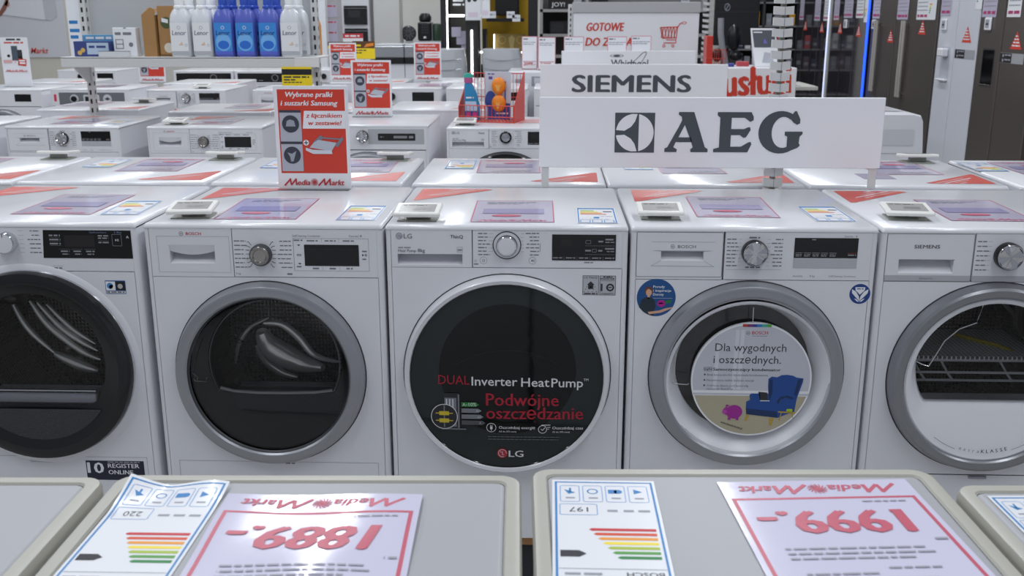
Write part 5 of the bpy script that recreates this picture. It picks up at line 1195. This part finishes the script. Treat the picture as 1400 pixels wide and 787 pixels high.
fridge(6.50, 7.355, DS, 'dark steel side by side fridge with black water dispenser, nearest the camera', 6.972, 0, ((7.24, 7.06),), ((6.75, 1.296),), ((7.20, 1.41),), ((7.33, 7.10, 1.497), (6.94, 6.74, 1.497)), (), ((6.965, 6.62),))
fridge(7.362, 8.105, FW, 'white side by side fridge between dark steel ones', 7.765, 0, ((8.0, 7.83),), ((7.55, 1.32),), ((7.99, 1.40),), ((8.10, 7.90, 1.505),), ((7.46, 7.35, 1.55),), ((7.735, 7.38),))
fridge(8.15, 9.12, DS, 'dark steel fridge with twin bar handles beside the white fridge', 8.81, 2, None, ((8.46, 1.362),), ((8.89, 1.375),), ((9.10, 8.82, 1.477), (8.62, 8.36, 1.477)), ((8.36, 8.20, 1.477),))
fridge(9.135, 9.80, DS, 'dark steel fridge with twin bar handles beside the blue light strip', 9.535, 2, None, ((9.215, 1.282),), ((9.70, 1.39),), ((9.78, 9.57, 1.485),), ())
fridge(9.89, 10.74, BG_, 'dark glass fridge just beyond the blue light strip', 10.32, 0, None, ((10.17, 1.315),), ((10.62, 1.39),), ((10.72, 10.42, 1.49), (10.30, 10.06, 1.49)), ((10.04, 9.90, 1.45),))
fridge(10.76, 11.19, BG_, 'narrow dark glass fridge before the white light strip', 11, 0, None, ((10.82, 1.335),), (), ((11.1, 10.9, 1.47),), one=True)
fridge(11.29, 11.95, BG_, 'dark fridge beyond the white light strip', 11.7, 0, None, ((11.54, 1.335),), (), ((11.9, 11.65, 1.46), (11.5, 11.3, 1.46)))
fridge(11.97, 12.7, BG_, 'farthest dark fridge with red triangle along the side wall', 12.4, 0, None, ((12.28, 1.35),), (), ((12.6, 12.4, 1.47),))
for y, m, n in ((9.845, LEDB, 'glowing blue light strip between two dark fridges'), (11.24, LED, 'bluish white light strip between far dark fridges')):
    t = thing('light_strip', n, 'light strip', (2.985, y, 0)); b = MB(); b.box(0, -.035, 0, .03, .035, 1.8, SHELF if m is LED else BLK, .002); b.build('profile', t)
    b = MB(); b.box(-.006, -.028 if m is LEDB else -.012, .02, 0, .028 if m is LEDB else .012, 1.78, m if m is LEDB else mat('cool_led', '#cfd8ff', .5, emit=1.0), .001); b.build('diffuser', t)
# open shelves beyond the fridges, with dark boxes
t = thing('shop_shelving', 'dark open shelving far behind the notched post', 'shelving', (2.2, 12.9, 0))
for u in (0, .42, .84): b = MB(); b.box(u, 0, 0, u+.03, .4, 1.9, CHAR); b.build('upright', t)
for z in (.25, .55, .85, 1.10, 1.38, 1.66): b = MB(); b.box(0, 0, z, .87, .4, z+.018, mat('shelf_steel_grey', '#8b8b8e', .4)); b.build('shelf_board', t)
b = MB(); b.box(0, .40, 0, .87, .41, 1.9, BLKM); b.build('back_panel', t)
k = 0
for z in (.87, 1.12, 1.40):
    for u in (.05, .14, .23, .32, .47, .57, .66, .755):
        k += 1; r = random.Random(k); c = r.choice(['#c94a4a', '#8a8d95', '#3a3c46', '#d8d8dc', '#2f3550', '#d9a23a', '#5b4a52']); hh = r.uniform(.10, .20)
        b = MB(); b.box(0, 0, 0, .07, .05, hh, mat('pack_'+{'#c94a4a': 'red', '#8a8d95': 'grey', '#3a3c46': 'charcoal', '#d8d8dc': 'white', '#2f3550': 'navy', '#d9a23a': 'amber', '#5b4a52': 'plum'}[c], c, .5), .003); b.plane = 'front'; b.w = .001; b.eps = .001; b.rect(.01, hh*.3, .06, hh*.55, GREYP)
        o = b.build('accessory_pack'); tag(o, 'small hanging accessory pack on the dark far shelving', 'package', 'accessory packs on the far shelving'); place(o, (2.2+u, 12.93, z))
# ------------------------------------------------------------------ board with the shopping trolley
t = thing('notice_board', 'white board with red capitals and a red shopping trolley', 'sign', (.225, 9.9, 0)); b = MB(); b.box(0, 0, .16, 1.19, .02, 1.54, SIGN, .002); b.build('panel', t)
b = MB(); b.box(-.01, -.012, 1.54, 1.20, .03, 1.637, mat('header_grey', '#b5b6b8', .4), .003); b.build('header', t)
b = MB('front', .002); b.eps = .001; b.text('GOTOWE', .127, 1.372, .076, RED, .355, bold=.05, shear=.2); b.text('DO ZABRANIA', .118, 1.235, .076, RED, .60, bold=.05, shear=.2)
c0, c1 = .825, 1.0; b.line([(c0, 1.405), (c0+.165, 1.41), (c0+.155, 1.31), (c0+.025, 1.305), (c0, 1.405)], .008, RED)
for i in range(5): b.line([(c0+.012+.03*i, 1.405), (c0+.035+.026*i, 1.31)], .007, RED); b.line([(c0+.035+.03*i, 1.405), (c0+.012+.03*i, 1.31)], .007, RED)
b.line([(c0+.165, 1.405), (c0+.185, 1.44), (c0+.205, 1.445)], .008, RED); b.ring(c0+.225, 1.447, .016, .023, RED, 20, 0, 2*PI, .55)
b.line([(c0+.155, 1.31), (c0+.15, 1.29), (c0+.06, 1.29)], .007, RED); b.line([(c0+.15, 1.262), (c0+.035, 1.262)], .008, RED); b.line([(c0+.15, 1.29), (c0+.155, 1.262)], .007, RED)
b.ring(c0+.04, 1.235, .008, .014, RED, 16); b.ring(c0+.125, 1.235, .008, .014, RED, 16); b.build('print', t)
upright(.20, 9.965, 0, 1.62, 'distant slotted post at the left edge of the trolley board', .05)
b = MB(); x, y, z = 1.50, 9.90, .2
while z < 1.70:
    for s in (-1, 1): b.add([(x, y, z), (x+s*.05, y+.02, z+.012), (x+s*.05, y+.02, z+.035), (x, y, z+.024)], [(0, 1, 2, 3)], SHELF)
    b.box(x-.045, y+.02, z+.004, x+.045, y+.035, z+.03, SHELF); z += .052
b.box(x-.01, y+.03, .16, x+.01, y+.05, 1.7, CHAR); tag(b.build('notched_post'), 'distant notched post right of the trolley board', 'post')
# price cards on the machines behind the signs
def card(x, y, z, w, h, label, price=None):
    t = thing('price_card', label, 'price card', (x, y, z), 0, 'white price cards behind the signs'); b = MB(); b.box(0, 0, 0, w, .003, h, PAPER); b.box(0, -.02, -.002, w, .04, .001, ACRYL); b.build('stand', t)
    b = MB('front', .001); b.eps = .001; b.frame(0, 0, w, h, .005, mat('pink_border', '#dc8f9c', .4)); b.dashes(.012, w*.4, h-.026, .010, INK, 1); b.dashes(.012, w-.012, h-.05, .006, GREYP, 2); b.dashes(.012, w-.03, h-.065, .006, GREYP, 3)
    if price: b.rect(.01, .06, w-.01, .064, PINK); b.text(price, .014, .03, .026, REDD, w-.03, bold=.04, shear=.15)
    b.build('print', t)
card(-.225, 8.36, 1.09, .125, .26, 'white price card leftmost of the five behind the signs', '2099.-')
card(-.092, 8.30, 1.09, .14, .255, 'white price card reading 2399 behind the signs', '2399.-')
card(.115, 8.32, 1.13, .160, .22, 'white price card just left of the red capitals', None)
card(.465, 8.32, 1.13, .155, .22, 'white price card covering part of the red capitals')
card(.655, 8.32, 1.13, .160, .225, 'white price card right of the red capitals, under the trolley')
b = MB(); b.box(.07, 8.12, 0, 1.3, 8.5, 1.128, WHITE, .01); o = b.build('counter_unit'); tag(o, 'white counter behind the script sign carrying white price cards', 'counter')
# service desk with red lettering, black screen, tent card
t = thing('service_desk', 'white service desk front with slanted red lettering', 'desk', (1.15, 7.40, 0)); b = MB(); b.box(0, 0, 0, .62, .5, 1.148, SIGN, .004); b.build('front', t)
b = MB('front', .002); b.text('usługi', .112, .945, .20, RED, .47, bold=.05, rot=.06); b.build('lettering', t)
t = thing('desk_arm', 'pale desk top jutting out behind the notched post', 'desk', (1.82, 7.9, 0)); b = MB(); b.box(0, 0, .955, .24, .6, .985, mat('desk_cream', '#cfcdc6', .4), .004); b.box(.02, .03, 0, .06, .57, .955, CHAR); b.build('worktop', t)
b = MB('top', .986); b.rect(.01, .02, .12, .4, PAPER); b.build('sheet', t)
t = thing('screen', 'large black screen back with small round emblem', 'screen', (1.73, 11.0, 0)); b = MB(); b.box(0, 0, 1.21, .47, .04, 1.69, BLKM, .012); b.build('housing', t); b = MB('front', .002); b.eps = .001; b.ring(.13, 1.60, .024, .030, GREYP, 20, 0, 2*PI, 1.3); b.line([(.118, 1.575), (.142, 1.625)], .008, GREYP); b.rect(.0, 1.55, .47, 1.553, CHAR); b.build('emblem', t)
b = MB(); b.box(.20, .04, 0, .27, .1, 1.3, CHAR); b.box(.1, -.1, 0, .37, .25, .03, CHAR, .005); b.build('stand', t)
t = thing('vacuum_stick', 'grey curved upright vacuum body before the black screen', 'vacuum cleaner', (1.75, 10.45, 0)); b = MB(); b.tube([(-.04, 0, 1.49), (-.035, 0, 1.35), (-.015, 0, 1.22), (.015, 0, 1.1), (.05, 0, .95), (.05, 0, .75)], .032, mat('vacuum_grey', '#9d9fa3', .35), 12); b.build('tube', t)
b = MB(); b.ball((.10, 0, 1.30), (.07, .06, .13), BLK, 14, 8); b.ball((-.06, 0, 1.13), (.05, .05, .07), BLK, 12, 8); b.ball((.13, .02, 1.12), (.07, .05, .05), BLK, 12, 8); b.build('dust_cup', t); b = MB(); b.box(-.15, -.1, .0, .25, .25, .75, CHAR, .02); b.build('stand', t)
t = thing('tent_card', 'white tent card with dark picture, standing on the service desk', 'display card', (1.535, 7.55, 1.15), -.05); b = MB(); b.add([(-.035, 0, 0), (.145, 0, 0), (.10, .06, .27), (-.075, .06, .27), (-.035, .12, 0), (.145, .12, 0)], [(0, 1, 2, 3), (4, 3, 2, 5)], PAPER); b.build('card', t)
b = MB(); f = lambda u, v: (-.035-.04*v+u*.178, .06*v-.002, .27*v)
b.add([f(.06, .50), f(.94, .50), f(.94, .95), f(.06, .95)], [(0, 1, 2, 3)], mat('tent_picture', '#4a4e58', .4)); g = lambda u, v: tuple(c-.001*(i == 1) for i, c in enumerate(f(u, v)))
b.add([g(.45, .6), g(.6, .6), g(.55, .72), g(.48, .70)], [(0, 1, 2, 3)], mat('tent_violet', '#6b63b8', .4)); b.add([g(.1, .88), g(.45, .88), g(.45, .91), g(.1, .91)], [(0, 1, 2, 3)], PAPER); b.add([f(.3, .1), f(.8, .1), f(.7, .35), f(.45, .38)], [(0, 1, 2, 3)], mat('tent_grey', '#b9bbc6', .4)); b.build('print', t)
for x, y, z, w_, d_, h_, c, n in ((1.30, 7.55, 1.148, .05, .05, .025, '#3a3f8e', 'small blue pack on the service desk'), (1.38, 7.62, 1.148, .09, .05, .035, '#b9444c', 'small red pack on the service desk beside the tent card')):
    b = MB(); b.box(0, 0, 0, w_, d_, h_, mat('desk_pack_'+c[1:3], c, .4), .004); o = b.build('small_pack'); tag(o, n, 'package'); place(o, (x, y, z))
t = thing('wire_basket', 'distant red wire basket seen end on beside the trolley board', 'basket', (1.40, 9.45, 1.0535)); b = MB('right'); b.box(.03, 0, 0, .085, .20, .28, REDW, .002); b.build('side_panel', t)
b = MB()
for i in range(7): b.tube([(.085+.02*i, 0, 0), (.085+.02*i, 0, .16)], .003, REDW, 5)
for z in (0, .08, .16): b.tube([(.03, 0, z), (.21, 0, z)], .003, REDW, 5)
b.build('wire_mesh', t); t = thing('pedestal', 'plain grey pedestal under the distant red basket', 'pedestal', (1.38, 9.42, 0)); b = MB(); b.box(0, 0, 0, .26, .26, 1.05, CHAR, .004); b.build('column', t)

# ------------------------------------------------------------------ far side of the hall
def shelving(x, y, w, d, zs, label, m, back, cols=(0,)):
    t = thing('shop_shelving', label, 'shelving', (x, y, 0))
    for u in (0, w-.04)+tuple(cols): b = MB(); b.box(u, 0, 0, u+.035, d, 2.0, m); b.build('upright', t)
    for z in zs: b = MB(); b.box(0, 0, z, w, d, z+.034, m); b.build('shelf_board', t)
    b = MB(); b.box(0, d, 0, w, d+.02, 2.0, back); b.build('back_panel', t); return t
SG = mat('rack_grey_light', '#a9aaac', .4)
shelving(-.12, 12.6, 2.05, .5, (.75, 1.02, 1.27, 1.56), 'grey shelving with small black appliances behind the trolley board', SG, mat('rack_back', '#6e6d6e', .6), (.55,))
t = thing('black_box', 'black carton with white capitals on the grey shelving', 'box', (-.02, 12.62, 1.595)); b = MB(); b.box(0, 0, 0, .30, .3, .2, BLKM); b.plane = 'front'; b.w = .002; b.text('JOY!', .04, .03, .05, PAPER, .16, bold=.03); b.build('carton', t)
for i, (x, z, w, h, c, n) in enumerate(((.02, 1.305, .24, .15, 'oven', ''), (.285, 1.305, .07, .17, 'pale', ''), (.37, 1.305, .07, .12, 'pale', ''), (.60, 1.305, .2, .16, 'oven', ''), (.31, 1.595, .09, .15, 'pale', ''), (.52, 1.595, .20, .2, 'oven', ''), (1.60, 1.595, .1, .16, 'pale', ''), (1.72, 1.305, .16, .2, 'oven', ''))):
    nm = {'oven': 'microwave', 'pale': 'price_card'}[c]; t = thing(nm, ('small black microwave' if c == 'oven' else 'small pale card')+' on the grey shelving, '+('left end of lower shelf', 'beside the lower left microwave', 'second pale card of the lower shelf', 'lower shelf behind the trolley board', 'beside the black carton', 'upper shelf right of the black carton', 'upper shelf near the black screen', 'lower shelf near the black screen')[i], nm.replace('_', ' '), (x-.02, 12.62, z))
    b = MB(); b.box(0, 0, 0, w, .2 if c == 'oven' else .02, h, BLK if c == 'oven' else mat('pale_card', '#c9c8d2', .4), .003); b.plane = 'front'; b.w = .002; b.eps = .001
    if c == 'oven': b.rect(.02, .02, w*.7, h-.02, mat('oven_window', '#2a2a2e', .15))
    else: b.dashes(.01, w-.01, h*.6, .012, GREYP, i)
    b.build('body', t)
# black frame stand with light strips and a yellow back wall
t = thing('display_stand', 'tall black display stand with white light bars and yellow back', 'display stand', (-1.16, 11.0, 0)); b = MB()
b.box(0, 0, 0, .075, .3, 2.2, BLKM); b.box(.28, -.15, 0, .41, .15, 1.46, BLKM); b.box(.93, 0, 0, 1.03, .3, 2.2, BLKM); b.box(.28, .05, 1.46, .41, .15, 2.2, mat('panel_shade', '#3a3836', .5)); b.box(.44, .1, 0, .48, .3, 1.38, BLKM); b.build('frame', t)
b = MB(); b.box(.075, .30, .0, .40, .33, 2.2, mat('stand_back_grey', '#55534f', .6)); b.box(.075, .05, .0, .28, .3, 1.14, BLKM); b.box(.41, .25, 0, .93, .29, 1.0, BLKM); b.build('back_panel', t)
b = MB(); b.box(.40, .62, 0, .95, .65, 2.2, mat('yellow_wall', '#c7a01c', .6, noise=.08, nscale=5)); b.build('yellow_wall', t)
b = MB(); b.box(.48, .10, 1.455, .88, .4, 1.49, BLK, .003); b.build('wall_shelf', t)
b = MB(); b.box(.56, .4, 1.52, .82, .6, 1.9, BLK, .01); b.build('black_appliance', t)
b = MB(); b.box(.55, .30, 1.05, .90, .33, 1.325, mat('picture_ochre', '#a58a48', .6)); b.plane = 'front'; b.w = -.299; b.eps = .001; oc = mat('picture_cream', '#c9b478', .6)
for u in (.64, .84):
    for z in (1.14, 1.26): b.ring(u, z, .035, .042, oc, 16)
b.poly([(.72, 1.06), (.77, 1.06), (.765, 1.2), (.78, 1.28), (.745, 1.31), (.71, 1.28), (.725, 1.2)], oc); b.build('picture', t)
for i, bx in enumerate(((.066, -.012, 1.12, .078, 0, 2.1), (.075, -.02, 1.505, .255, -.005, 1.528), (.333, -.17, .83, .352, -.152, 1.37), (.43, .0, 1.51, .475, .02, 1.53), (.42, -.02, 1.13, .465, -.005, 1.15), (.55, .26, .98, .56, .27, 1.32), (.86, -.02, 1.13, .915, -.005, 1.15))):
    b = MB(); b.box(*bx, LED, .001); b.build('light_bar', t)
b = MB('front', .152); b.eps = .002
for i, (u, v, w, h) in enumerate(((.12, 1.30, .10, .10), (.17, 1.22, .10, .14), (.22, 1.17, .05, .06))): 
    bb = MB(); bb.box(u, -.05+.01*i, v, u+w, -.047+.01*i, v+h, LAV); bb.build('price_sheet', t)
bb = MB('front', -.04); bb.dashes(.13, .25, 1.66, .02, PAPER, 2); bb.dashes(.13, .25, 1.62, .02, PAPER, 3); bb.build('lettering', t)
t = thing('price_sheet', 'white printed sheet with dark picture hanging on the black post', 'price sheet', (-.88, 10.83, 1.47), -.05); b = MB(); b.box(0, 0, 0, .16, .003, .24, PAPER); b.plane = 'front'; b.w = .001; b.eps = .001; b.circ(.04, .20, .02, DINK, 12); b.circ(.10, .21, .025, DINK, 12); b.rect(.03, .03, .13, .08, mat('pale_pink', '#e0d3e2', .4)); b.build('paper', t)
dup(t, (-.72, 10.86, 1.49), -.9, 'narrow printed sheet turned sideways beside the black post')
for x, z, n in ((-.66, 1.49, 'left'), (-.46, 1.49, 'middle'), (-.40, 1.455, 'right')):
    b = MB(); b.box(0, 0, 0, .085, .01, .07, PAPER); b.plane = 'front'; b.w = .001; b.eps = .001; b.dashes(.015, .07, .03, .015, GREYP); o = b.build('price_card'); tag(o, 'small white card, %s one on the black wall shelf before the yellow wall' % n, 'price card', 'cards on the black wall shelf'); place(o, (x, 11.08, z))
# wrapped pale machines
WR = mat('wrapped_white', '#b9bcc1', .25, bump=.5, nscale=6)
for x, w, n, tl in ((-1.16, .36, 'left of the black display stand', 0), (-.62, .36, 'right of the black post', .04)):
    t = thing('wrapped_machine', 'pale machine wrapped in film, '+n, 'machine', (x, 9.5, 0)); b = MB()
    R = []
    for j in range(13):
        z = 1.21*j/12; e = .008*math.sin(j*2.1)+(.02 if j < 12 else -.015); R.append([(p[0]+w/2+tl*math.sin(j*.3), p[1]+.25, z) for p in rsec(w+e, .5+e, z)])
    b.loft(R, WR, True, True); b.build('body', t)
    b = MB()
    for j in range(4): b.tube([(.02+w*.9*k/6, -.012-.004*math.sin(k), .86+.09*j-.02*math.sin(PI*k/6)) for k in range(7)], .006, FILM, 6)
    b.build('film', t)
# ovens, counters, coffee maker
OV = mat('oven_silver', '#a4a7ab', .3, metal=.6)
for i in range(2):
    t = thing('built_in_hob', 'silver and black built in appliance, '+('nearer the yellow card' if i == 0 else 'nearer the wrapped machine'), 'appliance', (-1.80+.315*i, 10.5, 0)); b = MB(); b.box(0, 0, 1.04, .31, .5, 1.10, BLK, .004); b.box(0, 0, 1.10, .31, .5, 1.215, OV, .006); b.box(.01, .01, 1.215, .30, .48, 1.235, mat('hob_pale', '#c3c6cb', .3), .004); b.build('body', t)
    b = MB(); b.box(0, .02, .0, .31, .5, 1.04, WHITE, .004); b.build('base_unit', t); b = MB('front', .002); b.line([(.03, 1.16), (.28, 1.16)], .012, GREYP); b.build('panel_line', t)
t = thing('oven_tower', 'white tower with two black built in ovens', 'oven', (-2.42, 12.0, 0)); b = MB(); b.box(0, 0.02, 0, .32, .5, 2.2, WPL, .004); b.box(-.25, .06, 0, 0, .5, 2.2, mat('tower_side', '#b5b2b4', .5)); b.build('tower', t)
for z0, z1 in ((1.42, 1.63), (1.22, 1.375)):
    b = MB(); b.box(.03, -.01, z0, .30, .03, z1, BLK, .004); b.plane = 'front'; b.w = .0115; b.eps = .001; b.rect(.08, z0+.08, .22, z1-.05, mat('oven_pane', '#34363a', .1)); b.rect(.03, z1-.03, .30, z1-.025, OV); b.build('oven', t)
b = MB('front', -.055); b.eps = .001
for i, z in enumerate((1.60, 1.42, 1.30)): b.rect(-.2, z-.1, -.06, z+.05, LAV); b.w += .001; b.dashes(-.19, -.08, z+.02, .015, REDD, i)
b.build('notices', t)
t = thing('banner_column', 'white column with brand lettering running up it, behind the shelf post', 'banner', (-2.62, 11.6, 0)); b = MB(); b.box(-.15, 0, 0, .10, .12, 2.2, PAPER, .002); b.build('panel', t); b = MB('front', .002); b.text('BOSCH', -.06, 1.28, .075, DINK, .42, bold=.03, rot=PI/2); b.build('lettering', t)
b = MB(); b.box(-2.06, 12.1, 0, -1.76, 12.4, 3.0, mat('column_paint', '#d6d6d2', .6)); b.box(-2.09, 12.07, 0, -1.73, 12.43, .10, mat('column_base', '#a9a9a6', .6), .004); tag(b.build('column'), 'pale square column beside the oven tower', 'column')
b = MB(); b.box(-1.70, 12.3, 0, -1.20, 12.8, 1.20, mat('counter_grey', '#8d8e90', .4), .004); b.box(-1.72, 12.27, 1.20, -1.18, 12.8, 1.225, mat('counter_top', '#b7b8ba', .3), .003); tag(b.build('counter'), 'grey counter under the black coffee maker', 'counter')
t = thing('coffee_maker', 'black coffee maker with round top on the far counter', 'coffee maker', (-1.58, 12.35, 1.226)); b = MB(); b.box(0, 0, 0, .165, .25, .22, BLK, .015); b.lathe([(.06, -.02), (.075, .0), (.075, .04), (.05, .08), (.0005, .085)], BLK, (.08, .12, .24), 'z', 20); b.build('body', t)
b = MB('front', .002); b.eps = .001
for i in range(3): 
    for j in range(4): b.rect(.05+.03*i, .09+.03*j, .07+.03*i, .105+.03*j, CHAR)
b.rect(.07, .03, .10, .055, PAPER); b.build('grille', t)
t = thing('thermos', 'dark green canister beside the coffee maker', 'canister', (-1.355, 12.42, 1.226)); b = MB(); b.lathe([(.05, 0), (.052, .01), (.052, .18), (.04, .2), (.0005, .205)], mat('canister_green', '#2b4435', .35), n=20); b.build('body', t)
t = thing('table_fan', 'dark round table fan leaning left of the coffee maker', 'fan', (-1.69, 12.38, 1.226), 0); b = MB(); b.lathe([(.09, 0), (.09, .02), (.07, .045), (.0005, .05)], mat('fan_grey', '#3f4145', .35), (0, 0, .09), 'y', 28); b.box(-.04, 0, 0, .04, .06, .012, BLK); b.build('cage', t); b = MB('front', .052)
for i in range(10): b.line([(.02*math.cos(i*.628), .09+.02*math.sin(i*.628)), (.085*math.cos(i*.628), .09+.085*math.sin(i*.628))], .003, GREYP)
b.build('spokes', t)
t = thing('card_sign', 'red and white price sign above the distant yellow cards', 'sign', (-1.85, 9.2, 1.25)); b = MB(); b.box(0, 0, 0, .18, .003, .11, PAPER); b.plane = 'front'; b.w = .001; b.eps = .001; b.rect(0, .07, .18, .11, REDD); b.up(); b.dashes(.02, .15, .082, .014, PAPER); b.build('card', t); b = MB(); b.box(.08, 0, -1.25, .09, .006, 0, CHAR); b.build('stem', t)
# big advert on the partition at the far left
b = MB(); b.box(-9, 14.02, 0, -6.2, 14.15, 3.0, mat('partition_paint', '#cfcbbf', .7)); structure('wall_partition', b)
t = thing('advert_board', 'large pale advert with a washing machine and a hand, far left', 'advert', (-8.3, 14.0, .97)); b = MB(); b.box(0, 0, 0, 1.66, .015, 1.4, mat('advert_grey', '#cfd0d6', .5)); b.build('board', t)
b = MB('front', .003); b.eps = .002; mm = mat('advert_machine', '#dcdde2', .5)
b.poly([(.70, .57), (1.30, .50), (1.47, .49), (1.50, 1.4), (.70, 1.4)], mm); b.up(); b.poly([(1.39, .50), (1.47, .49), (1.56, .55), (1.52, 1.4), (1.36, 1.4)], mat('advert_machine_side', '#c0c2c9', .5)); b.poly([(.70, .57), (1.30, .50), (1.42, .49), (1.42, .50), (.70, .585)], mat('advert_edge', '#b4b6bd', .5)); b.up(); b.circ(1.08, 1.08, .27, DINK, 40); b.up(); b.circ(1.08, 1.08, .19, CHAR, 40)
sk = mat('advert_skin', '#8a5a48', .6); b.poly([(.62, .55), (.70, .575), (.78, .63), (.83, .70), (.875, .78), (.90, .90), (.93, 1.05), (.95, 1.05), (.93, .86), (.905, .74), (.86, .64), (.78, .555), (.70, .53), (.62, .515)], sk)
b.poly([(.84, .70), (.90, .67), (.92, .71), (.89, .77)], mat('advert_fingers', '#b98a74', .6)); b.circ(.87, .80, .028, mat('advert_fingers', '#b98a74', .6), 12)
b.text('Markt', 1.13, .055, .075, RED, .25, shear=.3, bold=.01); b.text('Media', .84, .055, .075, RED, .25, shear=.3, bold=.01); b.build('print', t)
